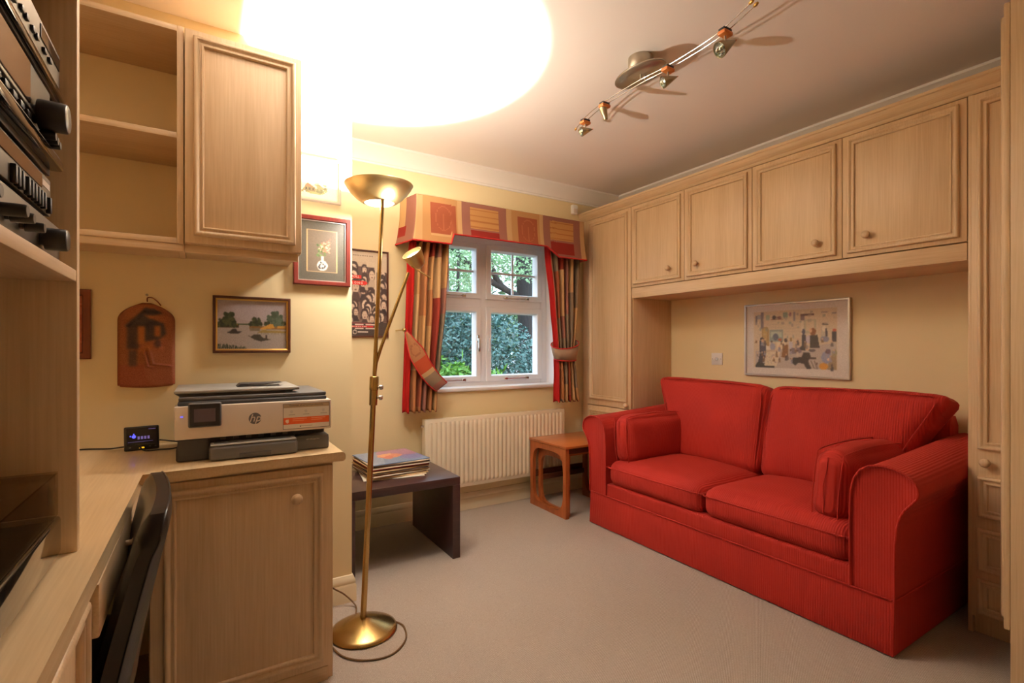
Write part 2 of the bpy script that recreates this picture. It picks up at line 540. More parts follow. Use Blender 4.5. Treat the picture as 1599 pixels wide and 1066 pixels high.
SK = [(0, 0), (.016, 0), (.016, .068), (.0135, .074), (.012, .078), (.0135, .083), (.0125, .095), (.008, .104), (.005, .112), (0, .114)]
def skirt_run(name, place):
    return struct(name, prism(bm_new(), SK, place, 0, 1), 'skirting', 30)
skirt_run('baseboard_back', lambda a, z, t: Vector((2.55 if t else XP + a, YB - a, z)))
skirt_run('baseboard_front', lambda a, z, t: Vector((XP + a if t else .38, YP - a, z)))
skirt_run('baseboard_return', lambda a, z, t: Vector((XP + a, YB - a if t else YP - a, z)))
CO = [(0, 0), (.092, 0), (.092, -.012), (.084, -.016), (.078, -.020), (.060, -.032), (.044, -.046), (.030, -.060), (.020, -.074), (.015, -.084), (.008, -.088), (.008, -.098), (0, -.100)]
def cornice(name, place, label=None):
    return struct(name, prism(bm_new(), CO, place, 0, 1), 'white_trim', 25, label)
cornice('trim_1', lambda a, z, t: Vector((XR - a if t else XP, YB - a, ZC + z)), 'white plaster ceiling cornice over the window wall')
cornice('trim_2', lambda a, z, t: Vector((XR - a, YB - a if t else YR, ZC + z)), 'white plaster ceiling cornice over the wardrobes')

# ------------------------------------------------------------------ window
win = bpy.data.objects.new('window_1', None); C.objects.link(win); win.location = (1.73, YB + .13, WZ0)
win['kind'] = 'structure'; win['label'] = 'white casement window with four lights'
FY, FX0, FX1, FZ0, FZ1, MX, TZ = 3.18, 1.165, 2.295, .815, 1.90, 1.73, 1.42
bm = bm_new()
box(bm, (FX0, FY, FZ0), (FX0 + .06, FY + .07, FZ1), .004); box(bm, (FX1 - .06, FY, FZ0), (FX1, FY + .07, FZ1), .004)
box(bm, (FX0 + .06, FY, FZ1 - .06), (FX1 - .06, FY + .07, FZ1), .004); box(bm, (FX0 + .06, FY, FZ0), (FX1 - .06, FY + .07, FZ0 + .04), .004)
obj('frame', bm, 'white_gloss', win, 40)
obj('mullion', bx((MX - .026, FY + .001, FZ0 + .035), (MX + .026, FY + .068, FZ1 - .055), .004), 'white_gloss', win, 40)
obj('transom', bx((FX0 + .055, FY + .002, TZ - .03), (FX1 - .055, FY + .066, TZ + .03), .004), 'white_gloss', win, 40)
for sx0, sx1 in ((FX0 + .055, MX - .022), (MX + .022, FX1 - .055)):
    for sz0, sz1, top in ((FZ0 + .038, TZ - .027, 0), (TZ + .027, FZ1 - .055, 1)):
        sb = .046
        M = face_ny(sx0, FY + .05, sz0)
        w, h = sx1 - sx0, sz1 - sz0
        sa = obj('sash', rect_frame(bm_new(), 0, 0, w, h, [(0, 0), (0, .058), (.004, .062), (.036, .062), (.040, .058), (sb, .03), (sb, 0)], 0, M), 'white_gloss', win, 30)
        obj('pane', bx((sb - .002, sb - .002, .018), (w - sb + .002, h - sb + .002, .022), 0, 1, M), 'glass', sa)
        if top:
            bm = bm_new()
            box(bm, (w / 2 - .008, sb, .014), (w / 2 + .008, h - sb, .027), .002, 1, M)
            box(bm, (sb, h / 2 - .008, .0145), (w - sb, h / 2 + .008, .0265), .002, 1, M)
            obj('glazing_bar', bm, 'white_gloss', sa)
        bm = bm_new()                                  # casement stay with its two pegs
        box(bm, (w * .28, .012, .066), (w * .72, .020, .071), .002, 1, M)
        for k in (.3, .68):
            box(bm, (w * k, .008, .060), (w * k + .03, .026, .074), .003, 1, M)
        obj('stay', bm, 'chrome', sa, 40)
        if not top:
            bm = bm_new()
            hx = w - .026 if sx0 < MX - .1 else .014
            box(bm, (hx - .008, h * .52, .060), (hx + .008, h * .62, .070), .003, 2, M)
            box(bm, (hx - .006, h * .40, .074), (hx + .006, h * .58, .086), .004, 2, M)
            cyl(bm, M @ Vector((hx, h * .56, .066)), M @ Vector((hx, h * .56, .078)), .006, n=10)
            obj('handle', bm, 'chrome' if sx0 < MX - .1 else 'white_gloss', sa, 40)
bm = bx((WX0 - .03, YB - .022, WZ0 - .014), (WX1 + .03, YB + .135, WZ0 + .012), .008, 3)
obj('window_sill', bm, 'white_gloss', win, 40)
bm = bm_new()                                          # white painted reveal linings
box(bm, (WX1 - .004, YB, WZ0), (WX1, FY, WZ1)); box(bm, (WX0, YB, WZ0), (WX0 + .004, FY, WZ1)); box(bm, (WX0, YB, WZ1 - .004), (WX1, FY, WZ1))
obj('reveal', bm, 'white_gloss', win)

# ------------------------------------------------------------------ garden
g = struct('ground', bx((-6, YB + .3, -.3), (14, 16, -.02)), 'soil', label='garden ground beyond the window')
def leaves(bm_pts, n, sampler, size, seed, asp=.45, droop=.3):
    r = random.Random(seed); vs = []; fs = []
    for _ in range(n):
        p, nrm = sampler(r)
        s = size * r.uniform(.6, 1.3)
        d = Vector((r.gauss(0, 1), r.gauss(0, 1), r.gauss(-droop, .7))).normalized()
        nn = (nrm + Vector((r.gauss(0, .5), r.gauss(0, .5), r.gauss(.3, .5)))).normalized()
        side = d.cross(nn)
        if side.length < .1: continue
        side.normalize()
        k = len(vs)
        vs += [p, p + d * s * .5 + side * s * asp * .5, p + d * s, p + d * s * .5 - side * s * asp * .5]
        fs.append((k, k + 1, k + 2, k + 3))
    return vs, fs
def foliage(name, blobs, n, size, m, seed, parent, asp=.45, droop=.3):
    """leaves spread over the outer shells of several ellipsoids"""
    wts = [b_[1][0] * b_[1][2] for b_ in blobs]
    def samp(r):
        c, rad = r.choices(blobs, wts)[0]
        d = Vector((r.gauss(0, 1), r.gauss(0, 1), r.gauss(0, 1))).normalized()
        f = r.uniform(.72, 1.03)
        return Vector(c) + Vector([d[i] * rad[i] * f for i in range(3)]), d
    vs, fs = leaves(None, n, samp, size, seed, asp, droop)
    me = bpy.data.meshes.new(name); me.from_pydata([tuple(v) for v in vs], [], fs); me.update()
    me.materials.append(MATS[m])
    o = finish(bpy.data.objects.new(name, me), parent)
    o['kind'] = 'stuff'
    return o
def stems(parent, base, tips, r, m='bark', name='branch'):
    for k, t in enumerate(tips):
        b0 = Vector(base); t = Vector(t); mid = (b0 + t) / 2 + Vector((.06 * math.sin(k * 2.1), .05, .08))
        pts = smooth_path([b0, mid, t], 5)
        obj(name, tube(bm_new(), pts, r, 7, radii=[r * (1 - .75 * i / (len(pts) - 1)) for i in range(len(pts))]), m, parent, 60)

t = thing('shrub', (2.85, 5.1, 0), 'big rounded blue-green shrub filling the lower right window light', 'shrub', 'garden shrubs')
foliage('foliage', [((2.95, 5.2, .8), (.60, .6, .72)), ((3.5, 5.1, .45), (.55, .5, .60)), ((2.75, 5.35, 1.05), (.5, .45, .7))], 15000, .055, 'leaf_blue', 3, t)
stems(t, (2.9, 5.2, -.02), [(2.7, 5.2, 1.1), (3.1, 5.1, 1.0), (3.4, 5.2, .8), (2.95, 5.3, 1.3)], .025)
t = thing('shrub', (2.15, 5.1, 0), 'blue-green shrub behind the lower left window light', 'shrub', 'garden shrubs')
foliage('foliage', [((2.2, 5.3, .95), (.6, .5, .85)), ((1.85, 5.2, .7), (.5, .5, .7))], 11000, .055, 'leaf_blue', 4, t)
stems(t, (2.1, 5.2, -.02), [(2.0, 5.1, 1.2), (2.3, 5.2, 1.1), (1.8, 5.2, 1.0)], .025)
t = thing('shrub', (2.5, 4.5, 0), 'bright green ferny plant low in front of the blue-green shrubs', 'shrub')
foliage('foliage', [((2.12, 4.5, .62), (.30, .25, .36)), ((2.50, 4.5, .55), (.34, .25, .33)), ((1.85, 4.5, .62), (.28, .25, .42)), ((2.82, 4.5, .5), (.2, .2, .22))], 2600, .12, 'leaf_fern', 5, t, .28, .1)
stems(t, (2.3, 4.5, -.02), [(2.0, 4.4, .6), (2.3, 4.4, .7), (2.6, 4.5, .55), (1.9, 4.4, .5)], .01)
t = thing('tree', (4.2, 7.0, 0), 'thick dark tree trunk seen through the right-hand window lights', 'tree', 'garden trees')
pts = smooth_path([(4.66, 6.9, -.05), (4.60, 6.9, 1.4), (4.56, 6.95, 2.6), (4.5, 7.0, 4.2)], 6)
obj('trunk', tube(bm_new(), pts, .2, 14, radii=[.19 - .06 * i / (len(pts) - 1) for i in range(len(pts))]), 'bark', t, 60)
for tip in [(3.0, 6.8, 2.7), (3.4, 6.5, 3.2), (5.2, 6.8, 3.2)]:
    obj('branch', tube(bm_new(), smooth_path([(4.56, 6.95, 1.9), ((4.56 + tip[0]) / 2, 6.9, 2.2), tip], 5), .05, 7), 'bark', t, 60)
foliage('foliage', [((3.5, 7.6, 2.3), (.9, .7, .7)), ((5.2, 7.4, 2.7), (1.0, .8, .8)), ((3.9, 8, 3.0), (1.3, .8, .8)), ((4.6, 8.2, 1.6), (1.6, .8, .5)), ((3.2, 8.2, 2.4), (1.4, .5, .9)), ((4.2, 6.3, 2.5), (.6, .3, .4))], 16000, .07, 'leaf_pale', 6, t)
t = thing('tree', (2.4, 6.0, 0), 'slim branching tree with pale leaves behind the upper left window light', 'tree', 'garden trees')
stems(t, (2.9, 6.0, -.02), [(2.9, 6.0, 2.6), (2.3, 5.9, 1.9), (2.0, 6.0, 2.6), (2.55, 5.8, 2.5), (3.3, 6.1, 2.6)], .045)
foliage('foliage', [((2.5, 6.1, 2.2), (.8, .5, .55)), ((2.0, 6.4, 2.6), (.9, .5, .5)), ((3.0, 6.3, 2.5), (.8, .4, .5))], 5200, .06, 'leaf_pale', 7, t)
t = thing('hedge', (4.5, 9.5, 0), 'dim dark green hedge far behind the garden shrubs', 'hedge')
foliage('foliage', [((2.5, 9.4, .9), (2.2, .7, 1.1)), ((5.5, 9.6, 1.0), (2.4, .7, 1.3)), ((8, 9.5, 1.0), (2.2, .7, 1.3)), ((4.3, 9.9, 1.5), (2.6, .6, 1.0))], 9000, .2, 'leaf_dark', 8, t)
obj('trunk', tube(bm_new(), [(4.5, 9.6, -.05), (4.5, 9.6, 1.4)], .08, 8), 'bark', t, 60)

# ------------------------------------------------------------------ wardrobe wall (right)
FX = 2.53
t = thing('tall_wardrobe', (2.74, 2.77, 0), 'tall narrow oak wardrobe in the corner beside the curtain', 'wardrobe')
obj('body', bx((FX + .02, 2.507, 0), (XR - .001, YB - .018, 2.076), .002), 'oak_z', t, 40)
obj('filler', bx((FX + .008, 2.972, 0), (FX + .03, YB - .018, 2.076), .002), 'oak_z', t, 40)
door(t, face_nx(FX + .018, 2.970, .664), 2.970 - 2.509, 2.074 - .664, moulds=[(.032, .048, .432, 1.385)], knobs=[(.43, .03)])
door(t, face_nx(FX + .018, 2.970, .07), 2.970 - 2.509, .592, moulds=[(.032, .03, .432, .56)])
YD = [2.507, 2.059, 1.611, 1.163, .716]
KN = [('r', 2.17), ('l', 1.962), ('r', 1.274), ('l', 1.058)]
for u in range(2):
    y0, y1 = YD[u * 2 + 2], YD[u * 2]
    t = thing('overhead_cupboard', (2.74, (y0 + y1) / 2, 1.509),
              ('pair of oak overhead cupboard doors next to the tall corner wardrobe' if u == 0 else 'pair of oak overhead cupboard doors above the framed alcove picture, nearer the narrow drawer wardrobe'), 'cupboard', 'oak overhead cupboards')
    obj('body', bx((FX + .02, y0 + .001, 1.5095), (XR - .001, y1 - .001, 2.076), .002), 'oak_y', t, 40)
    for k in range(2):
        yl, yr = YD[u * 2 + k], YD[u * 2 + k + 1]
        ky = KN[u * 2 + k][1]
        door(t, face_nx(FX + .018, yl, 1.511), yl - yr, 2.074 - 1.511, ins=(.024, .020), knobs=[(yl - ky, 1.602 - 1.511)])
t = thing('alcove_valance', (2.74, 1.61, 1.439), 'oak valance board and soffit under the overhead cupboards', 'valance')
obj('front_board', bx((FX + .005, .718, 1.439), (FX + .025, 2.505, 1.5085), .003), 'oak_y', t, 40)
obj('soffit', bx((FX + .025, .718, 1.443), (XR - .001, 2.505, 1.459)), 'oak_y', t)
t = thing('drawer_wardrobe', (2.74, .63, 0), 'narrow tall oak wardrobe with drawer-style panels to the right of the sofa', 'wardrobe')
obj('body', bx((FX + .02, .545, 0), (XR - .001, .714, 2.076), .002), 'oak_z', t, 40)
d = door(t, face_nx(FX + .018, .706, .064), .16, 2.01, moulds=[(.022, .648, .15, 1.985), (.022, .388, .15, .543), (.022, .182, .15, .344), (.022, .018, .15, .152)], knobs=[(.047, .599)])
obj('stile', bx((FX + .004, .700, 0), (FX + .022, .7155, 2.076), .002), 'oak_z', t, 40)
t = thing('double_wardrobe', (2.57, -.2, 0), 'plain oak wardrobe end panel at the right edge of the picture', 'wardrobe')
obj('side_panel', bx((2.2, -.9, 0), (2.22, .517, 2.22), .002), 'oak_z', t, 40)
obj('side_panel', bx((2.92, -.9, 0), (2.938, .517, 2.22), .002), 'oak_z', t, 40)
obj('back_panel', bx((2.22, -.9, 0), (2.92, -.885, 2.22)), 'oak_z', t)
obj('top_panel', bx((2.22, -.885, 2.2), (2.92, .517, 2.22)), 'oak_y', t)
obj('shelf', bx((2.22, -.885, .16), (2.92, .515, .18)), 'oak_y', t)
door(t, face_py(2.521, .5175, .19), .322, 2.02, th=.0155, ins=(.03, .03), knobs=[])
WC = [(0, 0), (.018, 0), (.022, .006), (.024, .014), (.032, .020), (.042, .034), (.046, .046), (.052, .050), (.052, .062), (0, .062)]
o = obj('wardrobe_cornice', prism(bm_new(), WC, lambda a, z, t_: Vector((FX + .022 - a, t_, 2.0765 + z)), .545, YB - .001), 'oak_y', None, 30)
tag(o, 'long moulded oak cornice running along the top of the wardrobes', 'cornice')

# ------------------------------------------------------------------ alcove: picture, switch plate
def framed(name, M, w, h, prof, fm, label, cat='picture', back=.012):
    t_ = thing(name, M @ Vector((w / 2, 0, 0)), label, cat)
    obj('frame', rect_frame(bm_new(), 0, 0, w, h, prof, 0, M), fm, t_, 30)
    obj('backing', bx((.003, .003, 0.0005), (w - .003, h - .003, back * .5), 0, 1, M), 'paper', t_)
    return t_

cv = Canvas(156, 112, (196, 184, 170)); W_ = cv
cv.rect(.0, .0, 1, 1, (212, 204, 196)); cv.rect(.085, .09, .905, .90, (204, 186, 158))
r = random.Random(5)
for k in range(26): cv.line(.09, .11 + k * .022, .60, .10 + k * .022, .0015, (188, 170, 146), .7)
cv.rect(.10, .66, .90, .90, (176, 164, 156)); cv.poly([(.24, .66), (.9, .55), (.9, .9), (.24, .9)], (182, 170, 160))
cv.rect(.58, .12, .60, .66, (214, 200, 176)); cv.rect(.62, .18, .74, .50, (206, 190, 164)); cv.rect(.16, .10, .195, .34, (118, 104, 108))
cv.rect(.255, .36, .40, .53, (138, 148, 138)); cv.rect(.27, .38, .385, .46, (178, 186, 170)); cv.ell(.32, .46, .03, .05, (92, 96, 110)); cv.ell(.365, .50, .02, .02, (170, 90, 60))
cv.rect(.605, .23, .715, .42, (178, 172, 146)); cv.rect(.62, .25, .70, .38, (206, 190, 160))
cv.poly([(.17, .34), (.20, .31), (.235, .31), (.25, .36), (.25, .60), (.17, .56)], (160, 132, 84)); cv.poly([(.18, .36), (.205, .33), (.23, .36), (.235, .55), (.185, .52)], (180, 152, 96))
cv.rect(.27, .205, .40, .215, (128, 84, 66)); cv.ell(.305, .18, .02, .03, (70, 62, 66)); cv.ell(.36, .185, .025, .02, (120, 84, 80)); cv.rect(.40, .12, .44, .19, (128, 144, 128)); cv.rect(.22, .14, .255, .21, (150, 162, 142)); cv.ell(.47, .15, .012, .03, (140, 100, 110)); cv.rect(.50, .12, .52, .24, (128, 120, 124)); cv.rect(.10, .14, .12, .28, (110, 104, 110)); cv.rect(.12, .13, .16, .20, (150, 150, 150))
cv.poly([(.15, .51), (.19, .50), (.22, .56), (.22, .68), (.20, .72), (.15, .68)], (76, 72, 80)); cv.ell(.175, .485, .022, .02, (60, 50, 48)); cv.ell(.182, .505, .014, .02, (206, 164, 130)); cv.poly([(.15, .70), (.22, .68), (.20, .82), (.13, .84)], (70, 62, 66)); cv.poly([(.10, .88), (.13, .82), (.31, .87), (.31, .90), (.10, .90)], (60, 56, 50))
cv.poly([(.22, .58), (.27, .60), (.28, .64), (.22, .64)], (222, 212, 196)); cv.ell(.29, .60, .028, .05, (150, 150, 164)); cv.rect(.22, .64, .36, .68, (196, 176, 150)); cv.poly([(.22, .68), (.37, .66), (.33, .88), (.20, .87)], (214, 200, 172)); cv.blobs(14, (.22, .70, .34, .84), .008, [(180, 170, 150), (170, 150, 140)], 8)
cv.poly([(.33, .53), (.42, .52), (.42, .64), (.34, .63)], (220, 206, 178)); cv.ell(.425, .51, .016, .03, (70, 56, 50)); cv.poly([(.40, .58), (.45, .57), (.45, .70), (.43, .76), (.38, .74)], (130, 92, 54)); cv.ell(.475, .57, .022, .06, (196, 190, 196)); cv.ell(.478, .50, .012, .03, (150, 120, 70))
cv.poly([(.48, .62), (.57, .61), (.585, .68), (.49, .70)], (124, 112, 120)); cv.ell(.60, .62, .035, .035, (66, 58, 54)); cv.ell(.635, .63, .022, .025, (214, 180, 150)); cv.ell(.68, .65, .03, .02, (92, 82, 84))
cv.poly([(.47, .76), (.58, .74), (.60, .68), (.655, .68), (.67, .74), (.64, .80), (.67, .90), (.63, .90), (.60, .83), (.55, .82), (.52, .86), (.48, .82)], (58, 50, 46)); cv.rect(.655, .74, .72, .77, (76, 62, 56))
for px_ in (.64, .67, .70): cv.line(px_, .79, px_ + .03, .89, .003, (88, 74, 62))
cv.ell(.60, .40, .014, .045, (84, 76, 86)); cv.poly([(.585, .44), (.62, .44), (.63, .60), (.585, .60)], (72, 62, 64)); cv.ell(.645, .50, .022, .06, (190, 178, 188)); cv.ell(.69, .40, .028, .05, (130, 84, 50)); cv.poly([(.66, .45), (.73, .44), (.75, .62), (.66, .62)], (64, 54, 50)); cv.ell(.665, .38, .014, .03, (214, 176, 140))
cv.poly([(.765, .33), (.81, .33), (.81, .50), (.765, .50)], (186, 178, 160)); cv.ell(.79, .36, .02, .04, (220, 208, 186)); cv.poly([(.80, .36), (.815, .36), (.825, .50), (.80, .5)], (76, 66, 64)); cv.ell(.80, .30, .03, .015, (90, 80, 78))
cv.ell(.795, .50, .04, .04, (132, 132, 148)); cv.rect(.86, .40, .90, .54, (74, 66, 66)); cv.ell(.88, .385, .018, .02, (190, 96, 70)); cv.rect(.86, .15, .90, .17, (140, 130, 126)); cv.rect(.76, .13, .82, .15, (150, 140, 130)); cv.rect(.57, .15, .70, .175, (96, 70, 66)); cv.rect(.57, .18, .61, .24, (120, 100, 106))
cv.ell(.81, .74, .045, .08, (140, 146, 170)); cv.ell(.825, .665, .022, .035, (96, 80, 96)); cv.poly([(.84, .72), (.90, .70), (.90, .90), (.82, .90)], (150, 130, 100)); cv.ell(.88, .68, .022, .05, (148, 140, 110)); cv.ell(.785, .86, .04, .045, (206, 146, 60)); cv.ell(.83, .77, .015, .02, (220, 190, 160))
q = random.Random(31)
for k in range(34):                                       # small figures and studio clutter
    x, y = q.uniform(.10, .89), q.uniform(.46, .86)
    c_ = q.choice([(74, 66, 66), (96, 84, 80), (140, 128, 122), (126, 96, 66), (150, 146, 160), (206, 190, 170)])
    hh = q.uniform(.03, .075)
    cv.poly([(x - .012, y + hh), (x - .008, y), (x + .008, y), (x + .014, y + hh)], c_, .85); cv.ell(x, y - .012, .008, .014, q.choice([(204, 168, 138), (88, 66, 56)]), .9)
for k in range(40):
    x, y = q.uniform(.10, .89), q.uniform(.11, .46)
    cv.rect(x, y, x + q.uniform(.008, .03), y + q.uniform(.01, .05), q.choice([(150, 140, 126), (176, 160, 138), (128, 118, 116), (196, 182, 160), (120, 132, 122)]), .55)
cv.blur(1); cv.noise(4, 2)
M = face_nx(XR - .001, 1.912, .925)
w, h = 1.912 - 1.305, .44
t = framed('picture', M, w, h, [(0, 0), (0, .018), (.002, .02), (.010, .02), (.012, .016), (.012, .010)], 'silver_frame', 'wide silver-framed print of a busy crowded interior above the sofa')
print_sheet('print', cv, face_nx(XR - .011, 1.912 - .010, .935), w - .02, h - .02, 'print_glazed', t)
t = thing('wall_plate', (XR, 2.12, .98), 'small white wall plate on the alcove wall above the sofa', 'switch')
M = face_nx(XR - .0005, 2.161, .982)
obj('plate', bx((0, 0, 0), (.083, .080, .008), .003, 2, M), 'white_plastic', t, 40)
bm = lathe(bm_new(), [(.012, .008), (.012, .012), (.008, .013), (.006, .010), (0, .010)], M @ Vector((.0415, .04, 0)), (-1, 0, 0), 16)
obj('aerial_socket', bm, 'silver_frame', t, 40)
for k in (.010, .073): obj('screw', cyl(bm_new(), M @ Vector((k, .04, .007)), M @ Vector((k, .04, .0092)), .003, n=10), 'nickel', t)
t = thing('alarm_sensor', (2.45, YB, 2.13), 'small white alarm sensor high on the wall above the pelmet', 'sensor')
obj('body', bx((2.424, YB - .035, 2.128), (2.478, YB - .001, 2.2), .010, 3), 'white_plastic', t, 50)
obj('lens', bx((2.432, YB - .040, 2.138), (2.470, YB - .033, 2.168), .003, 2), 'printer_white', t, 50)

# ------------------------------------------------------------------ sofa
t = thing('sofa', (2.5, 1.6, 0), 'red corduroy two-seater sofa standing in the wardrobe alcove', 'sofa')
SY0, SY1, SX0, SX1 = .787, 2.415, 2.08, 2.925
obj('base', bx((SX0 + .03, SY0 + .02, .02), (SX1 - .005, SY1 - .02, .265), .01), 'sofa_red', t, 40)
bm = bm_new()
for (a, b_) in (((SX0, SY0, .004), (SX0 + .014, SY1, .199)),):
    box(bm, a, b_, .005, 2)
for v in bm.verts:                                   # the valance flares a little towards the floor
    v.co.x -= (.199 - v.co.z) * .04
obj('skirt', bm, 'sofa_red', t, 40)
for s, y in ((-1, SY0), (1, SY1)):
    bm = bx((SX0 + .004, min(y, y - s * .014), .004), (SX1 - .01, max(y, y - s * .014), .199), .005, 2)
    obj('skirt', bm, 'sofa_red_x', t, 40)
obj('skirt_piping', tube(bm_new(), [(SX1 - .02, SY0 - .001, .2), (SX0 + .012, SY0 - .001, .2), (SX0 - .001, SY0 + .012, .2), (SX0 - .001, SY1 - .012, .2), (SX0 + .012, SY1 + .001, .2), (SX1 - .02, SY1 + .001, .2)], .0045, 8), 'sofa_red', t, 60)
obj('front_rail', rbox(bm_new(), (2.20, 1.6, .232), (.229, 1.352, .086), .014, 8), 'sofa_red', t, 60)
ARM = [(0, .2), (0, .30), (0, .40), (0, .50), (.003, .565), (.014, .612), (.034, .645), (.064, .665), (.10, .672), (.14, .668), (.175, .655), (.197, .638), (.209, .618), (.211, .598), (.208, .578), (.192, .556), (.172, .530), (.158, .50), (.149, .46), (.144, .40), (.142, .30), (.142, .2)]
def arm(side):
    yi = .929 if side < 0 else 2.273
    bm = bm_new(); rings = []
    xs = [SX0 + .006, SX0 + .001, SX0 + .004, SX0 + .02, 2.25, 2.45, 2.65, 2.84, 2.90, 2.92]
    for i, x in enumerate(xs):
        rise = .045 * max(0, (x - 2.15)) / .75
        ins = .012 if i == 0 else (.0 if i < 8 else (.0 if i == 8 else .02))
        ring = []
        cx = .09; cz = .45
        for a, z in ARM:
            zz = z + rise * max(0, (z - .45) / .22)
            k = 1 - ins / .2
            ring.append(Vector((x, yi + side * (cx + (a - cx) * k), cz + (zz - cz) * k if z > .21 else zz)))
        rings.append(ring)
    ringed(bm, rings)
    obj('arm', bm, 'sofa_red', t, 35)
    pp = [Vector((SX0 - .001, yi + side * a, z)) for a, z in ARM]
    obj('arm_piping', tube(bm_new(), pp, .004, 8), 'sofa_red', t, 60)
arm(-1); arm(1)
obj('back', rbox(bm_new(), (2.865, 1.6, .50), (.12, 1.5, .60), .035, 8), 'sofa_red', t, 60)
for k, (y0, y1) in enumerate(((.933, 1.598), (1.602, 2.269))):
    cy = (y0 + y1) / 2; w = y1 - y0
    obj('seat_cushion', rbox(bm_new(), (2.412, cy, .340), (.655, w, .150), .055, 16, (.014, 0, .032), noise=.0016, seed=k), 'sofa_red', t, 60)
    for zz, ins in ((.376, .002),):
        a, b_ = 2.09 + ins - .012, y0 + ins
        c_ = y1 - ins
        loop = [(2.70, b_, zz), (a + .05, b_, zz), (a + .012, b_ + .012, zz), (a, b_ + .05, zz), (a - .006, cy, zz + .001), (a, c_ - .05, zz), (a + .012, c_ - .012, zz), (a + .05, c_, zz), (2.70, c_, zz)]
        obj('cushion_piping', tube(bm_new(), smooth_path(loop, 5), .0035, 6), 'sofa_red', t, 60)
R = Matrix.Rotation(math.radians(13), 3, 'Y')
for k, s in ((0, -1), (1, 1)):
    yi, yo_b, yo_t = 1.6 + s * .002, 1.6 + s * .62, 1.6 + s * .80
    H_ = .50; cz = .635
    def fl(w, s=s):
        f = (w.z + H_ / 2) / H_
        f = max(0, min(1, f))
        wid = .60 + .207 * f ** 1.6
        u_ = (w.y * s + .30) / .60
        lean = -.016 * (1 - f) if u_ < .5 else 0
        y = s * (u_ * wid) + s * .002
        sag = -.022 * (1 - (2 * u_ - 1) ** 2) * (1 if f > .7 else 0) * 0
        zz = w.z + (.012 * (u_ - .4) if f > .6 else 0)
        return Vector((w.x, y, zz + sag))
    obj('back_cushion', rbox(bm_new(), (2.69, 1.6, cz), (.185, .60, H_), .052, 16, (.04, .004, .012), R, fl, .002, 11 + k), 'sofa_red', t, 60)
    # seam piping round the front face of the cushion
    pts = []
    for (u_, f) in [(.035, .10), (.03, .5), (.035, .86), (.07, .945), (.14, .975), (.5, .99), (.86, .975), (.93, .945), (.965, .86), (.972, .5), (.965, .10)]:
        wid = .60 + .207 * f ** 1.6
        p = Vector((-.078 - (.012 if .1 < u_ < .9 or .1 < f < .9 else 0), s * u_ * wid + s * .002, (f - .5) * H_ + (.012 * (u_ - .4) if f > .6 else 0)))
        pts.append(Vector((2.69, 1.6, cz)) + R @ p)
    obj('cushion_piping', tube(bm_new(), smooth_path(pts, 6), .0035, 6), 'sofa_red', t, 60)

def bolster(label, cy, tilt, seed):
    t_ = thing('arm_cushion', (2.45, cy, .39), label, 'cushion', 'red arm cushions on the sofa')
    Rr = Matrix.Rotation(math.radians(tilt), 3, 'X') @ Matrix.Rotation(math.radians(-2), 3, 'Z')
    obj('cover', rbox(bm_new(), (2.405, cy, .540), (.54, .135, .285), .058, 16, (.012, .024, .014), Rr, None, .0034, seed), 'sofa_red_x', t_, 60)
    for yy in (-.05, .05):
        c_ = Vector((2.405, cy, .540))
        loop = [(x * 1.08, yy, z * 1.075) for x, z in ((-.246, -.10), (-.254, 0), (-.246, .10), (-.22, .131), (0, .143), (.22, .131), (.246, .10), (.252, 0), (.246, -.10), (.22, -.127), (0, -.134), (-.22, -.127))]
        obj('cover_seam', tube(bm_new(), smooth_path([c_ + Rr @ Vector(p) for p in loop], 4, True), .003, 6, True), 'sofa_red_x', t_, 60)
    pts = [Vector((2.405, cy, .540)) + Rr @ Vector(p) for p in ((-.272, .004, .118), (-.283, .0, .06), (-.285, .006, .0), (-.283, .0, -.06), (-.272, .002, -.112))]
    obj('zip', tube(bm_new(), smooth_path(pts, 5), .0025, 6), 'sofa_red_x', t_, 60)
bolster('red box cushion leaning on the sofa arm nearer the side table', 2.190, -5, 3)
bolster('red box cushion leaning on the sofa arm nearer the narrow drawer wardrobe', 1.030, 5, 7)

# ------------------------------------------------------------------ pelmet and curtains
GOLD, TERRA, MAUVE, REDC, PALE, TAUPE = (204, 152, 98), (174, 94, 64), (166, 110, 94), (158, 48, 40), (218, 174, 122), (150, 126, 102)
def pelmet_col(x, v):
    """x along the pelmet front in metres from its left corner; v 0 top .. 1 bottom"""
    if x < 0:                                            # left return
        s = (x + .20) / .20
        if s < .45: return PALE if v < .62 and s < .38 else (REDC if .62 < v < .86 else MAUVE)
        return MAUVE
    edges = [(.0, .035, 'P'), (.035, .30, 'A'), (.30, .63, 'B'), (.63, .665, 'P'), (.665, .93, 'A'), (.93, 1.26, 'B'), (1.26, 1.32, 'P'), (1.32, 2, 'M')]
    for a, b_, k in edges:
        if a <= x < b_:
            s = (x - a) / (b_ - a)
            if k == 'P': return PALE
            if k == 'M': return MAUVE
            if k == 'A':
                if s > .88: return PALE
                if .20 < s < .82 and .13 < v < .80:
                    e = ((s - .52) / .20) ** 2 + ((v - .45) / .26) ** 2
                    if abs(e - 1) < .10 or (abs(s - .52) < .012 and .35 < v < .70): return (188, 110, 76)
                    return TERRA
                if .80 < v < .86 and s > .18: return PALE
                return GOLD
            if .18 < s < .82:
                if .10 < v < .58: return (212, 156, 94) if int(v * 38) % 5 else (188, 124, 74)
                if .62 < v < .93: return REDC
            return MAUVE
    return MAUVE
t = thing('pelmet', (1.75, 2.95, 1.74), 'patterned terracotta and gold fabric pelmet above the window', 'pelmet')
PX0, PX1, PY = 1.098, 2.402, 2.86
path = []
for k in range(21): path.append((PX0 - .035 * (1 - k / 20), YB - .002 - (YB - PY) * k / 20, -.20 * (1 - k / 20)))
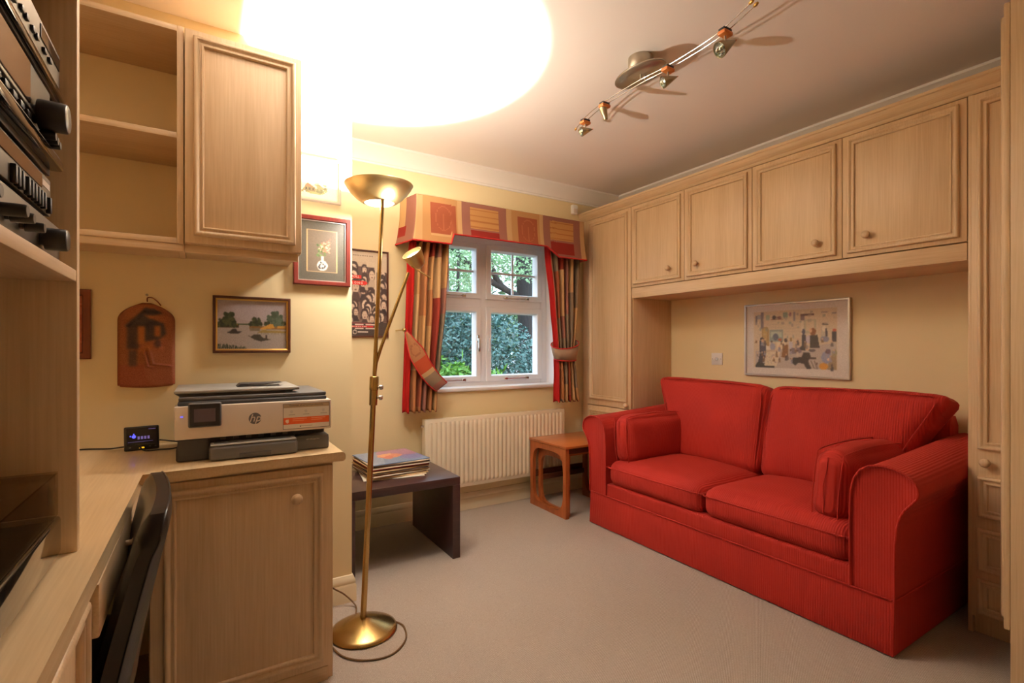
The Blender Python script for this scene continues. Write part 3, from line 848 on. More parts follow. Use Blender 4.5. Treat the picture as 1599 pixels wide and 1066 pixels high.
for k in range(1, 131): path.append((PX0 + (PX1 - PX0) * k / 130, PY, (PX1 - PX0) * k / 130))
for k in range(1, 21): path.append((PX1 + .005 * k / 20, PY + (YB - .002 - PY) * k / 20, (PX1 - PX0) + .18 * k / 20))
def bottom(s):
    lo, hi = 1.742, 1.806
    if s < .222: return lo
    if s < .238: return lo + (hi - lo) * (s - .222) / .016
    if s < .955: return hi
    if s < 1.06: return hi + (lo - hi) * (s - .955) / .105
    return lo
def pel(u, v):
    i = min(int(round(u * (len(path) - 1))), len(path) - 1)
    x, y, s = path[i]
    fl = .030 * v ** 2.2
    if s < 0: x -= fl
    elif s > PX1 - PX0: x += fl * .4
    else:
        y -= fl * .7
        x -= fl * max(0, 1 - s / .06); x += fl * .4 * max(0, 1 - (PX1 - PX0 - s) / .06)
    return Vector((x, y, 2.026 + (bottom(max(s, 0)) - 2.026) * v))
nx, ny = len(path) - 1, 40
me = grid_mesh('valance', nx, ny, pel)
cols = []
for j in range(ny):
    for i in range(nx):
        s = path[i][2]; zz = pel((i + .5) / nx, (j + .5) / ny).z
        cols.append(pelmet_col(s, (2.026 - zz) / .284))
set_print(me, np.array(cols) * .84); me.materials.append(MATS['print_cloth'])
for p in me.polygons: p.use_smooth = True
o = finish(bpy.data.objects.new('valance', me), t)
md = o.modifiers.new('thick', 'SOLIDIFY'); md.thickness = .008; md.offset = -1
obj('bottom_piping', tube(bm_new(), [pel(k / nx, 1) for k in range(nx + 1)], .0055, 6), 'red_trim', t, 60)
obj('top_board', bx((PX0 + .006, PY + .012, 2.000), (PX1 - .008, YB - .002, 2.014)), 'white_trim', t)

def curtain(name, label, Lf, Rf, z0, z1, n, amp, seed, lin_left, lin_right):
    t_ = thing(name, ((Lf(z0) + Rf(z0)) / 2, 2.93, z0), label, 'curtain', 'curtains either side of the window')
    nx, ny = 96, 80
    r = random.Random(seed)
    nb = n * 2
    ph = [r.uniform(-.35, .35) for _ in range(nb + 2)]
    def f(u, v):
        z = z1 + (z0 - z1) * v
        a, b_ = Lf(z), Rf(z)
        uu = u + .012 * math.sin(u * 17 + v * 3 + seed)
        k = min(1, (b_ - a) / .24)
        A = amp * (1.25 - .35 * k)
        y = 2.925 + A * math.cos(2 * PI * n * uu) + .006 * math.sin(9 * v + u * 8)
        x = a + (b_ - a) * u + .35 * A * math.sin(4 * PI * n * uu) * .4
        return Vector((x, y, z + .006 * math.sin(2 * PI * n * uu) * (v > .98)))
    me = grid_mesh('drape', nx, ny, f)
    pal = [GOLD, TAUPE, TERRA, (158, 58, 44), PALE, MAUVE, (190, 124, 78), (140, 116, 92)]
    segs = []
    for c_ in range(nb + 1):
        z = z1; s = []
        k = r.randrange(8)
        while z > z0:
            hgt = r.choice([.16, .26, .34, .48, .22])
            s.append((z, z - hgt, pal[k])); z -= hgt
            k = (k + r.randrange(1, 8)) % 8
        segs.append(s)
    cols = []
    for j in range(ny):
        z = z1 + (z0 - z1) * (j + .5) / ny
        for i in range(nx):
            u = (i + .5) / nx
            if u < lin_left or u > 1 - lin_right: cols.append((186, 26, 22)); continue
            s = segs[int(u * nb + .3 * math.sin(u * 40))]
            c_ = next((q[2] for q in s if q[1] <= z <= q[0]), GOLD)
            cols.append(c_)
    set_print(me, np.array(cols) * .84); me.materials.append(MATS['print_cloth'])
    for p in me.polygons: p.use_smooth = True
    o = finish(bpy.data.objects.new('drape', me), t_)
    md = o.modifiers.new('thick', 'SOLIDIFY'); md.thickness = .003
    return t_
def piece(pts):
    pts = sorted(pts)
    def f(z):
        if z <= pts[0][0]: return pts[0][1]
        for (a, x0), (b_, x1) in zip(pts, pts[1:]):
            if a <= z <= b_:
                k = (z - a) / (b_ - a); k = k * k * (3 - 2 * k) * .5 + k * .5
                return x0 + (x1 - x0) * k
        return pts[-1][1]
    return f
t = curtain('curtain', 'patterned curtain beside the floor lamp, held by a wide diagonal tieback', piece([(.70, 1.045), (1.0, 1.055), (1.62, 1.070), (1.74, 1.085), (1.80, 1.104), (1.99, 1.106)]), piece([(.70, 1.262), (.86, 1.272), (1.0, 1.295), (1.35, 1.328), (1.79, 1.350)]), .70, 1.99, 6, .026, 21, .12, .05)
# diagonal sash of the left tieback
A, B = Vector((1.046, 2.882, 1.192)), Vector((1.272, 2.872, .862))
def tie(u, v):
    s = u
    c_ = A.lerp(B, s) + Vector((0, -.018 * math.sin(PI * s), -.060 * math.sin(PI * min(1, s * .95)) * .9))
    wd = .105 * min(1, (s + .05) * 3.2) * (1 - .12 * s)
    d = (B - A).normalized(); nrm = Vector((d.z, 0, -d.x))
    if nrm.z < 0: nrm = -nrm
    return c_ + nrm * wd * (.5 - v) + Vector((0, .012 * (2 * v - 1) ** 2, 0))
me = grid_mesh('tieback', 40, 14, tie)
cols = []
for j in range(14):
    for i in range(40):
        u = (i + .5) / 40; v = (j + .5) / 14
        c_ = (176, 118, 78) if u < .34 else ((190, 78, 46) if u < .54 else ((206, 166, 116) if u < .62 else (TAUPE if u < .86 else MAUVE)))
        if u < .33:
            e = ((u - .22) / .07) ** 2 + ((v - .5) / .32) ** 2
            if abs(e - 1) < .3: c_ = (158, 100, 66)
        cols.append(c_)
set_print(me, np.array(cols) * .84); me.materials.append(MATS['print_cloth'])
for p in me.polygons: p.use_smooth = True
o = finish(bpy.data.objects.new('tieback', me), t)
md = o.modifiers.new('thick', 'SOLIDIFY'); md.thickness = .006
edge = [tie(k / 40, 0) for k in range(41)] + [tie(1 - k / 40, 1) for k in range(41)]
obj('tieback_piping', tube(bm_new(), edge, .004, 6, True), 'red_trim', t, 60)
t2 = thing('tieback_hook', (1.035, YB, 1.20), 'small brass tieback hook on the wall by the lamp-side curtain', 'hook')
bm = cyl(bm_new(), (1.036, YB - .001, 1.205), (1.036, YB - .140, 1.205), .004, n=10)
obj('stem', bm, 'brass_dark', t2, 60)
obj('finial', lathe(bm_new(), [(0, -.016), (.009, -.012), (.013, 0), (.009, .012), (0, .015)], (1.036, YB - .150, 1.205), (0, -1, 0), 16), 'brass_dark', t2, 60)

t = curtain('curtain', 'patterned curtain beside the tall wardrobe, gathered by a taupe tieback', piece([(.70, 2.192), (.9, 2.200), (1.02, 2.196), (1.10, 2.190), (1.40, 2.152), (1.82, 2.105)]), piece([(.70, 2.412), (.9, 2.385), (1.02, 2.366), (1.10, 2.368), (1.40, 2.395), (1.82, 2.425)]), .70, 1.99, 6, .024, 33, .08, .0)
cx, cyy = 2.278, 2.925
def ring_pt(k, top):
    a = 2 * PI * k / 40
    x = cx + (.118 if top else .092) * math.cos(a); y = cyy + (.070 if top else .058) * math.sin(a)
    z = (1.125 if top else 1.012) - .030 * (-math.sin(a)) * (1 if top else .4) + (.02 * math.cos(a) if top else 0)
    return Vector((x, y, z))
bm = bm_new(); ringed(bm, [[ring_pt(k, False) for k in range(40)], [(ring_pt(k, False) * .5 + ring_pt(k, True) * .5) + Vector((.004 * math.cos(2 * PI * k / 40), .004 * math.sin(2 * PI * k / 40), 0)) for k in range(40)], [ring_pt(k, True) for k in range(40)]], False)
o = obj('tieback', bm, 'taupe_fabric', t, 60)
md = o.modifiers.new('thick', 'SOLIDIFY'); md.thickness = .006
for top in (0, 1):
    obj('tieback_piping', tube(bm_new(), [ring_pt(k, top) for k in range(40)], .0042, 6, True), 'red_trim', t, 60)

# ------------------------------------------------------------------ radiator
t = thing('radiator', (1.74, 2.96, .19), 'cream ribbed panel radiator under the window', 'radiator')
RX0, RX1, RZ0, RZ1, RY = 1.190, 2.290, .185, .645, 2.945
obj('panel', bx((RX0, RY, RZ0), (RX1, RY + .012, RZ1), .005), 'radiator', t, 40)
bm = bm_new()
nf = 33; pitch = (RX1 - RX0 - .036) / nf
for k in range(nf):
    x = RX0 + .018 + pitch * (k + .5)
    h_ = [(-.42, 0), (-.30, .006), (0, .0085), (.30, .006), (.42, 0)]
    za, zb = RZ0 + .035, RZ1 - .035
    rows = []
    for z, s in ((za - .012, 0), (za, .9), (za + .012, 1), (zb - .012, 1), (zb, .9), (zb + .012, 0)):
        rows.append([bm.verts.new((x + a * pitch, RY + .0003 - d_ * s, z)) for a, d_ in h_])
    for i in range(5):
        for j in range(4):
            bm.faces.new((rows[i][j], rows[i][j + 1], rows[i + 1][j + 1], rows[i + 1][j]))
obj('flutes', bm, 'radiator', t, 60)
obj('back_panel', bx((RX0 + .01, RY + .045, RZ0 + .01), (RX1 - .01, RY + .055, RZ1 - .01), .003), 'radiator', t, 40)
bm = bx((RX0, RY + .006, RZ1 - .012), (RX1, RY + .058, RZ1 - .004), .003)
obj('top_grille', bm, 'radiator', t, 40)
for x in (RX0, RX1 - .006): obj('side_cover', bx((x, RY + .004, RZ0 + .01), (x + .006, RY + .058, RZ1 - .006), .002), 'radiator', t, 40)
bm = cyl(bm_new(), (RX0 - .018, RY + .03, RZ1 - .045), (RX0 + .002, RY + .03, RZ1 - .045), .008, n=14)
obj('bleed_valve', bm, 'chrome', t, 40)
for x in (RX0 + .15, RX1 - .15): obj('wall_bracket', bx((x, RY + .05, RZ0 + .05), (x + .03, YB - .001, RZ1 - .05)), 'radiator', t)
bm = cyl(bm_new(), (RX0 + .04, RY + .03, RZ0 + .012), (RX0 + .04, RY + .03, .0), .0075, n=12)
obj('pipe', bm, 'white_trim', t, 60)

# ------------------------------------------------------------------ nest of teak tables
def loop_frame(bm, x0, x1, y0, y1, z0, z1, oy, oz0, oz1, e=3.6):
    """upright end frame in the y-z plane with a barrel-shaped opening"""
    n = 64; cy = (y0 + y1) / 2; cz = (oz0 + oz1) / 2
    hy, hz = (y1 - y0) / 2, (z1 - z0) / 2; my = (oz1 - oz0) / 2
    oz = (z0 + z1) / 2
    outer, inner = [], []
    for k in range(n):
        a = 2 * PI * k / n; c_, s_ = math.cos(a), math.sin(a)
        m_ = max(abs(c_), abs(s_))
        outer.append((cy + hy * c_ / m_, oz + hz * s_ / m_))
        rr = (abs(c_) ** e + abs(s_) ** e) ** (-1 / e)
        inner.append((cy + (hy - oy) * c_ * rr, cz + my * s_ * rr))
    V = {}
    for nm, L_ in (('o', outer), ('i', inner)):
        for x in (x0, x1): V[nm, x] = [bm.verts.new((x, p[0], p[1])) for p in L_]
    for k in range(n):
        q = (k + 1) % n
        bm.faces.new((V['o', x0][k], V['o', x0][q], V['i', x0][q], V['i', x0][k]))
        bm.faces.new((V['o', x1][k], V['o', x1][q], V['i', x1][q], V['i', x1][k]))
        bm.faces.new((V['o', x0][k], V['o', x0][q], V['o', x1][q], V['o', x1][k]))
        bm.faces.new((V['i', x0][k], V['i', x0][q], V['i', x1][q], V['i', x1][k]))
    return bm
t = thing('side_table', (2.21, 2.73, 0), 'teak side table with curved end frames between radiator and sofa', 'table', 'nest of teak tables')
for x in (1.972, 2.448):
    obj('end_frame', loop_frame(bm_new(), x, x + .026, 2.525, 2.93, .0, .448, .030, .034, .412, 4.4), 'teak_z', t, 40)
obj('table_top', bx((1.966, 2.518, .448), (2.480, 2.936, .464), .003), 'teak_x', t, 40)
obj('apron', bx((1.998, 2.535, .410), (2.448, 2.552, .448), .002), 'teak_dark', t, 40)
obj('stretcher', bx((1.998, 2.902, .19), (2.448, 2.918, .235), .002), 'teak_dark', t, 40)
t = thing('nested_table', (2.21, 2.73, 0), 'smaller teak table nested under the side table', 'table', 'nest of teak tables')
for x in (2.014, 2.414):
    obj('end_frame', loop_frame(bm_new(), x, x + .022, 2.560, 2.890, .0, .392, .026, .030, .362, 4.4), 'teak_z', t, 40)
obj('table_top', bx((2.008, 2.556, .392), (2.442, 2.894, .406), .003), 'teak_x', t, 40)
obj('stretcher', bx((2.036, 2.868, .17), (2.414, 2.882, .205), .002), 'teak_dark', t, 40)

# ------------------------------------------------------------------ coffee table and records
t = thing('coffee_table', (.86, 2.66, 0), 'dark wenge cube-shaped coffee table behind the floor lamp', 'table')
CX0, CX1, CY0, CY1, CZ = .567, 1.150, 2.365, 2.950, .424
obj('table_top', bx((CX0, CY0, CZ - .042), (CX1, CY1, CZ), .003), 'wenge', t, 40)
for x in (CX0, CX1 - .042): obj('leg_panel', bx((x, CY0, 0), (x + .042, CY1, CZ - .042), .002), 'wenge', t, 40)
ords = ['top', 'second', 'third', 'fourth', 'fifth', 'sixth', 'seventh', 'eighth', 'ninth', 'tenth', 'eleventh', 'twelfth', 'thirteenth', 'fourteenth', 'fifteenth', 'bottom']
scol = [(96, 116, 150), (224, 206, 176), (70, 52, 44), (200, 170, 130), (236, 226, 208), (176, 40, 34), (88, 66, 56), (222, 196, 150), (60, 46, 44), (212, 186, 150), (150, 84, 50), (240, 232, 214), (94, 72, 60), (206, 176, 130), (230, 214, 186), (238, 232, 220)]
for c_ in set(scol): mat('sleeve_%d_%d_%d' % c_, rgb(*c_), 0.55)
rr = random.Random(4)
z = CZ + .0005
for k in range(15, -1, -1):
    th = rr.uniform(.0042, .0058)
    ang = math.radians(rr.uniform(-3, 3) if k else 2) + math.radians(3 if k not in (14, 15) else -6)
    c_ = Vector((.868 + rr.uniform(-.008, .008), 2.655 + rr.uniform(-.006, .006), z))
    M = Matrix.Translation(c_) @ Matrix.Rotation(ang, 4, 'Z')
    lab = {0: 'blue and pink record sleeve on top of the pile on the coffee table', 15: 'pale record sleeve at the very bottom of the pile on the coffee table'}.get(k, '%s record sleeve from the top of the pile on the coffee table' % ords[k])
    o = obj('record_sleeve', bx((-.156, -.156, 0), (.156, .156, th), .0012, 1, M), 'sleeve_%d_%d_%d' % scol[k])
    tag(o, lab, 'record', 'record sleeves on the coffee table')
    if k == 0:
        cv = Canvas(48, 48, (112, 132, 160))
        cv.poly([(0, 0), (.5, 0), (.2, 1), (0, 1)], (136, 150, 172)); cv.ell(.75, .25, .4, .35, (186, 120, 140), .7); cv.ell(.5, .45, .22, .18, (214, 140, 110), .9)
        cv.ell(.42, .5, .1, .2, (196, 110, 96), .8); cv.ell(.8, .7, .2, .2, (120, 112, 160), .7); cv.poly([(.3, .3), (.6, .25), (.55, .4), (.35, .5)], (226, 176, 130), .8); cv.noise(5, 3)
        print_sheet('cover_print', cv, Matrix.Translation(c_ + Vector((0, 0, th + .0004))) @ Matrix.Rotation(ang, 4, 'Z') @ Matrix.Translation((-.154, -.154, 0)), .308, .308, 'print_glazed', o)
    z += th + .0003

# ------------------------------------------------------------------ floor lamp
LX, LY = .534, 1.95
t = thing('floor_lamp', (LX, LY, 0), 'brass uplighter floor lamp with a reading arm', 'lamp')
obj('base', lathe(bm_new(), [(.0, .002), (.122, .002), (.126, .006), (.124, .011), (.112, .018), (.09, .028), (.06, .040), (.03, .050), (.012, .054), (0, .055)], (LX, LY, 0), Z, 56), 'brass', t, 50)
J = Vector((.566, 1.952, .93)); Bt = Vector((.617, 1.972, 1.735)); P0 = Vector((LX - .002, LY, .05))
Jl = P0.lerp(Bt, (.93 - .05) / (1.735 - .05))
J = Jl
obj('pole', cyl(bm_new(), P0, J, .0115, .0105, 20), 'brass', t, 60)
obj('upper_pole', cyl(bm_new(), J, Bt, .0082, .0072, 16), 'brass', t, 60)
ax = (Bt - P0).normalized()
obj('clamp', lathe(bm_new(), [(0, -.060), (.016, -.058), (.0165, .0), (.0165, .001), (.018, .002), (.018, .052), (.015, .056), (0, .057)], J, ax, 24), 'brass', t, 50)
for dz in (-.028, .012):
    k = J + ax * dz
    obj('clamp_knob', lathe(bm_new(), [(.004, .012), (.004, .022), (.010, .024), (.010, .033), (.007, .036), (0, .036)], k, (.85, -.53, 0), 16), 'chrome', t, 50)
BC = Vector((.620, 2.030, 1.690))                       # bottom of the bowl
tilt = Vector((-.02, 0, 1)).normalized()
bowl = [(.060, .0), (.075, .006), (.096, .022), (.116, .043), (.130, .062), (.136, .074), (.1375, .075), (.1345, .0745), (.128, .063), (.113, .044), (.093, .025), (.073, .010), (.058, .004)]
obj('bowl', lathe(bm_new(), bowl, BC, tilt, 64), 'brass_dark', t, 50)
obj('bowl_glass', lathe(bm_new(), [(0, -.004), (.03, -.0035), (.055, -.001), (.0605, .003)], BC, tilt, 40), 'lamp_glow', t, 60)
obj('bowl_joint', lathe(bm_new(), [(0, -.011), (.008, -.008), (.011, 0), (.008, .008), (0, .011)], Bt, Z, 16), 'brass', t, 60)
obj('bowl_bracket', cyl(bm_new(), Bt, Bt.lerp(BC + tilt * .04, .45), .005, n=10), 'brass', t, 60)
UPO = BC + tilt * .012
light('uplight', 'SPOT', BC + tilt * .020, UP_W, parent=t, spot_size=math.radians(101), spot_blend=.10, shadow_soft_size=.012, aim=tilt)
light('bowl_light', 'POINT', BC + tilt * .047, BOWL_W, parent=t, shadow_soft_size=.012)
light('down_light', 'AREA', BC - tilt * .008, DOWN_W, parent=t, shape='DISK', size=.11, aim=-tilt)
# reading arm
a0 = J + ax * .05
hd = Vector((.742, 1.965, 1.452))
obj('reading_arm', tube(bm_new(), smooth_path([a0, J + ax * .10 + Vector((.004, 0, 0)), J.lerp(Bt, .16) + Vector((.010, 0, 0)), Vector((.628, 1.958, 1.165)), Vector((.72, 1.963, 1.405))], 6), .0066, 12), 'brass', t, 60)
hdir = Vector((-.62, -.22, .74)).normalized()
obj('reading_head', lathe(bm_new(), [(0, -.052), (.014, -.049), (.026, -.038), (.035, -.018), (.040, .004), (.0425, .022), (.0415, .022), (.038, .004), (.030, -.02), (.016, -.036), (0, -.04)], hd + Vector((.004, 0, .02)), hdir, 32), 'brass_dark', t, 50)
obj('reading_bulb', lathe(bm_new(), [(0, .012), (.024, .010), (.037, .004), (.037, .002)], hd + Vector((.004, 0, .02)), hdir, 28), 'lamp_glow', t, 60)
obj('reading_grip', cyl(bm_new(), (.728, 1.955, 1.432), (.806, 1.93, 1.384), .0028, n=10), 'brass', t, 60)
light('reading_light', 'SPOT', hd + Vector((.004, 0, .02)) + hdir * .03, READ_W, parent=t, spot_size=math.radians(120), spot_blend=.6, shadow_soft_size=.03, aim=hdir)
cp = [(LX, LY + .12, .008), (.553, 2.145, .008), (.515, 2.180, .05), (.465, 2.188, .09), (.41, 2.19, .16), (.383, 2.19, .3)]
obj('cord', tube(bm_new(), smooth_path(cp, 6), .0034, 8), 'cord_brown', t, 60)
cp = [(LX + .122, LY - .01, .006), (LX + .140, LY - .06, .0045), (.648, 1.80, .0045), (.575, 1.74, .0045), (.49, 1.755, .0045), (.425, 1.82, .0045), (.40, 1.93, .0045)]
obj('cord', tube(bm_new(), smooth_path(cp, 6), .0034, 8), 'cord_brown', t, 60)

# ------------------------------------------------------------------ ceiling track light
t = thing('ceiling_light', (1.57, 1.48, ZC), 'wire track ceiling light with four small cone spotlights', 'lamp')
obj('canopy', lathe(bm_new(), [(0, 0), (.052, 0), (.052, -.052), (.049, -.056), (0, -.056)], (1.575, 1.505, ZC), Z, 40), 'nickel', t, 40)
bm = bm_new()
rings = []
for s, dz in ((.02, -.012), (.6, -.010), (.93, -.004), (1.0, .002), (1.0, .006), (.9, .008), (.02, .008)):
    rings.append([Vector((1.585 + .074 * s * math.cos(2 * PI * k / 48), 1.52 + .130 * s * math.sin(2 * PI * k / 48), 2.258 + dz)) for k in range(48)])
ringed(bm, rings)
obj('oval_plate', bm, 'nickel', t, 40)
rail = [(1.650, 2.010), (1.606, 1.884), (1.581, 1.734), (1.580, 1.516), (1.594, 1.378), (1.592, 1.202), (1.578, 1.106), (1.538, .980)]
RZ = 2.226
for dx in (-.012, .012):
    pts = smooth_path([(x + dx, y, RZ) for x, y in rail], 6)
    obj('rail', tube(bm_new(), pts, .0022, 8), 'chrome', t, 60)
    for e in (pts[0], pts[-1]):
        d_ = (pts[0] - pts[1]).normalized() if e is pts[0] else (pts[-1] - pts[-2]).normalized()
        obj('rail_tip', lathe(bm_new(), [(0, -.004), (.005, 0), (.0062, .010), (.004, .018), (0, .02)], e, d_, 14), 'gold', t, 60)
for dx in (-.012, .012):
    obj('rail_clip', cyl(bm_new(), (1.583 + dx, 1.50, RZ - .006), (1.583 + dx, 1.50, 2.25), .0045, n=10), 'nickel', t, 60)
heads = [((1.618, 1.915), (.8, -.35, .25), 1.0, 0), ((1.581, 1.735), (.10, -.25, -1), .9, 1), ((1.592, 1.375), (.75, -.45, .35), 1.05, 0), ((1.580, 1.108), (.72, -.30, .50), 1.25, 0)]
for (x, y), d_, s, flip in heads:
    blk = obj('spot_block', bx((x - .024, y - .016, RZ - .020), (x + .024, y + .016, RZ - .006), .004), 'orange_wood', t, 40)
    obj('block_cap', bx((x - .021, y - .014, RZ - .006), (x + .021, y + .014, RZ + .004), .003), 'black_plastic', blk, 40)
    c_ = Vector((x, y, RZ - .052 * (s ** .5)))
    obj('spot_stem', cyl(bm_new(), (x, y, RZ - .02), c_, .0042, n=10), 'nickel', t, 60)
    d_ = Vector(d_).normalized(); R_ = .023 * s; Lc = .062 * s
    if flip:
        pr = [(0, -.030), (R_ * .92, -.030), (R_ * .40, .028), (R_ * .3, .030), (0, .030)]
        hd_ = obj('spot_cone', lathe(bm_new(), pr, c_, d_, 28), 'spot_metal', t, 50)
    else:
        pr = [(R_ * .9, -.020 * s), (R_, -.022 * s), (R_ * .97, -.016 * s), (R_ * .12, Lc * .6), (0, Lc * .63)]
        hd_ = obj('spot_cone', lathe(bm_new(), pr, c_, d_, 28), 'spot_metal', t, 50)
        obj('spot_lens', lathe(bm_new(), [(0, -.034 * s), (R_ * .45, -.031 * s), (R_ * .8, -.024 * s), (R_ * .9, -.018 * s), (R_ * .6, -.012 * s), (0, -.010 * s)], c_, d_, 24), 'bulb_glass', hd_, 60)
        obj('spot_bulb', lathe(bm_new(), [(0, -.022 * s), (R_ * .3, -.02 * s), (R_ * .75, -.011 * s), (0, -.008 * s)], c_, d_, 16), 'chrome', hd_, 60)
        obj('spot_tip', lathe(bm_new(), [(R_ * .14, Lc * .58), (R_ * .12, Lc * .62), (0, Lc * .72)], c_, d_, 14), 'orange_wood', hd_, 60)

# ------------------------------------------------------------------ fitted desk furniture on the left
o = obj('worktop', bm_new(), 'worktop_y')
bm = bm_new()
WT0, WT1 = .722, .752
poly = [(XL + .001, -.6), (-.147, -.6), (-.147, 1.700), (.406, 1.700), (.406, YP - .001), (XL + .001, YP - .001)]
prism(bm, poly, lambda a, b_, z_: Vector((a, b_, z_)), WT0, WT1)
es = [e for e in bm.edges if abs(e.verts[0].co.z - e.verts[1].co.z) < 1e-6 and any(abs(v.co.x + .147) < 1e-4 or abs(v.co.y - 1.7) < 1e-4 or abs(v.co.x - .406) < 1e-4 for v in e.verts) and not (abs(e.verts[0].co.y - e.verts[1].co.y) < 1e-6 and (e.verts[0].co.y < -.5 or e.verts[0].co.y > 2.2))]
bmesh.ops.bevel(bm, geom=es, offset=.010, segments=4, affect='EDGES', profile=.5)
bmesh.ops.recalc_face_normals(bm, faces=bm.faces[:])
bm.to_mesh(o.data); bm.free()
for p in o.data.polygons: p.use_smooth = True
o.data.set_sharp_from_angle(angle=math.radians(35))
tag(o, 'L-shaped pale oak worktop running under the hi-fi shelves and the printer', 'worktop')

t = thing('base_cupboard', (.12, 1.97, 0), 'oak base cupboard under the printer, beside the floor lamp', 'cupboard')
obj('body', bx((-.127, 1.738, .0), (.373, YP - .02, .7215), .002), 'oak_z', t, 40)
door(t, face_ny(-.125, 1.738, .05), .496, .663, moulds=[(.034, .026, .462, .640)], knobs=[(.381, .57)])
obj('plinth', bx((-.125, 1.729, .0), (.355, 1.739, .046)), 'oak_x', t)
o = obj('cable', tube(bm_new(), smooth_path([(.385, 2.05, .72), (.386, 2.02, .69), (.388, 2.0, .60), (.387, 2.02, .50), (.384, 2.06, .40)], 6), .0032, 8), 'cord_brown')
tag(o, 'thin brown cable hanging down the side of the printer cupboard', 'cable')

t = thing('desk_unit', (-.45, .25, 0), 'oak desk unit with doors and a shallow drawer under the left worktop', 'desk')
obj('body', bx((XL + .002, -.6, 0), (-.180, 1.036, .7215), .002), 'oak_z', t, 40)
for y0, y1 in ((-.58, -.05), (-.045, .49), (.495, 1.034)):
    door(t, face_px(-.180, y0, .06), y1 - y0, .642, moulds=[(.012, .03, y1 - y0 - .012, .640)], knobs=[(.06, .5)])
dr = obj('drawer', bx((-.160, 1.042, .628), (-.141, 1.690, .716), .003), 'oak_y', t, 40)
obj('drawer_tray', bx((-.6, 1.06, .635), (-.16, 1.68, .643)), 'oak_y', dr)
for y in (1.06, 1.67): obj('drawer_side', bx((-.6, y, .643), (-.16, y + .01, .705)), 'oak_y', dr)
obj('knob', knob(bm_new(), face_px(-.141, 1.04, .628), .33, .045, 0), 'oak_z', dr, 60)
obj('back_panel', bx((XL + .002, 1.038, 0), (XL + .02, 1.735, .7215)), 'oak_z', t)

# hi-fi tower
t = thing('hifi_shelves', (-.46, .82, WT1), 'tall open oak shelf tower holding the hi-fi at the left edge', 'shelves')
TX, TY0, TY1 = -.180, .45, 1.133
obj('side_panel', bx((XL + .002, TY1 - .020, WT1), (TX, TY1, 2.25), .002), 'oak_z', t, 40)
obj('side_panel', bx((XL + .002, TY0, WT1), (TX, TY0 + .02, 2.25), .002), 'oak_z', t, 40)
obj('back_panel', bx((XL + .002, TY0 + .02, WT1), (XL + .012, TY1 - .02, 2.25)), 'oak_z', t)
for z in (1.211, 1.690, 2.23): obj('shelf', bx((XL + .012, TY0 + .02, z), (TX - .001, TY1 - .0205, z + .02), .002), 'oak_y', t, 40)

def hifi(name, label, y0, y1, z0, z1, xf, fm='hifi_grey', feet=True):
    t_ = thing(name, ((XL + xf) / 2, (y0 + y1) / 2, z0), label, 'hi-fi', 'hi-fi components on the shelf tower')
    zb = z0 + (.006 if feet else 0)
    obj('case', bx((-.56, y0, zb), (xf - .006, y1, z1), .002), 'black_plastic', t_, 40)
    obj('front_panel', bx((xf - .006, y0, zb), (xf, y1, z1), .0015), fm, t_, 40)
    if feet:
        for fx in (-.53, xf - .05):
            for fy in (y0 + .05, y1 - .05): obj('foot', cyl(bm_new(), (fx, fy, z0), (fx, fy, zb + .001), .014, n=14), 'black_plastic', t_, 40)
    return t_
def dial(parent, x, y, z, r, l):
    k = obj('knob', lathe(bm_new(), [(r * .6, 0), (r * .6, .004), (r * .97, .005), (r, .007), (r * .96, l - .002), (r * .9, l)], (x, y, z), (1, 0, 0), 24), 'black_plastic', parent, 40)
    obj('knob_cap', lathe(bm_new(), [(r * .9, l), (r * .85, l + .0006), (0, l + .0006)], (x, y, z), (1, 0, 0), 24), 'hifi_dark', k, 40)
XF = -.200
t = hifi('amplifier', 'grey hi-fi amplifier with a row of knobs, lowest on the shelf', .55, 1.098, 1.2315, 1.296, XF)
dial(t, XF, .985, 1.259, .0168, .030); dial(t, XF, .790, 1.258, .0078, .028); dial(t, XF, .827, 1.257, .0068, .026); dial(t, XF, .885, 1.257, .0068, .024); dial(t, XF, .70, 1.258, .0078, .028)
for y in (.76, .81, .86, .93): obj('indicator', bx((XF, y, 1.238), (XF + .002, y + .006, 1.242), .0006), 'chrome', t)
t = hifi('tuner', 'grey hi-fi tuner with black push buttons, second from the bottom of the stack', .55, 1.040, 1.2965, 1.358, XF)
for y in (.846, .860, .876, .902, .918, .934, .950, .966, .982, 1.012):
    obj('button', bx((XF - .001, y, 1.303), (XF + .006, y + .008, 1.327), .0015), 'black_plastic', t, 40)
obj('display', bx((XF - .001, .62, 1.334), (XF + .0015, .985, 1.354), .0006), 'hifi_glass', t)
obj('badge', bx((XF - .001, .99, 1.340), (XF + .001, 1.03, 1.349), .0004), 'printer_white', t)
t = hifi('cassette_deck', 'dark hi-fi deck with a big black volume knob, third up the stack', .55, 1.036, 1.3585, 1.492, XF, 'hifi_dark')
obj('loading_flap', bx((XF - .001, .552, 1.372), (XF + .017, 1.034, 1.388), .004), 'black_gloss', t, 40)
obj('flap_edge', bx((XF + .002, .553, 1.388), (XF + .013, 1.033, 1.393), .001), 'hifi_grey', t, 40)
obj('mirror_panel', bx((XF - .001, .56, 1.432), (XF + .002, .925, 1.488), .001), 'hifi_glass', t)
dial(t, XF, .952, 1.4285, .0215, .036)
for y, z in ((.955, 1.402), (.968, 1.400), (.982, 1.398)): dial(t, XF, y, z, .006, .022)
for k in range(9): obj('switch', bx((XF - .001, .66 + .03 * k, 1.408), (XF + .005, .676 + .03 * k, 1.416), .0015), 'black_plastic', t, 40)
obj('trim_strip', bx((XF - .001, .553, 1.421), (XF + .004, .94, 1.426), .001), 'hifi_grey', t)
t = hifi('disc_player', 'slim grey hi-fi disc player on top of the stack', .55, 1.100, 1.4925, 1.580, XF)
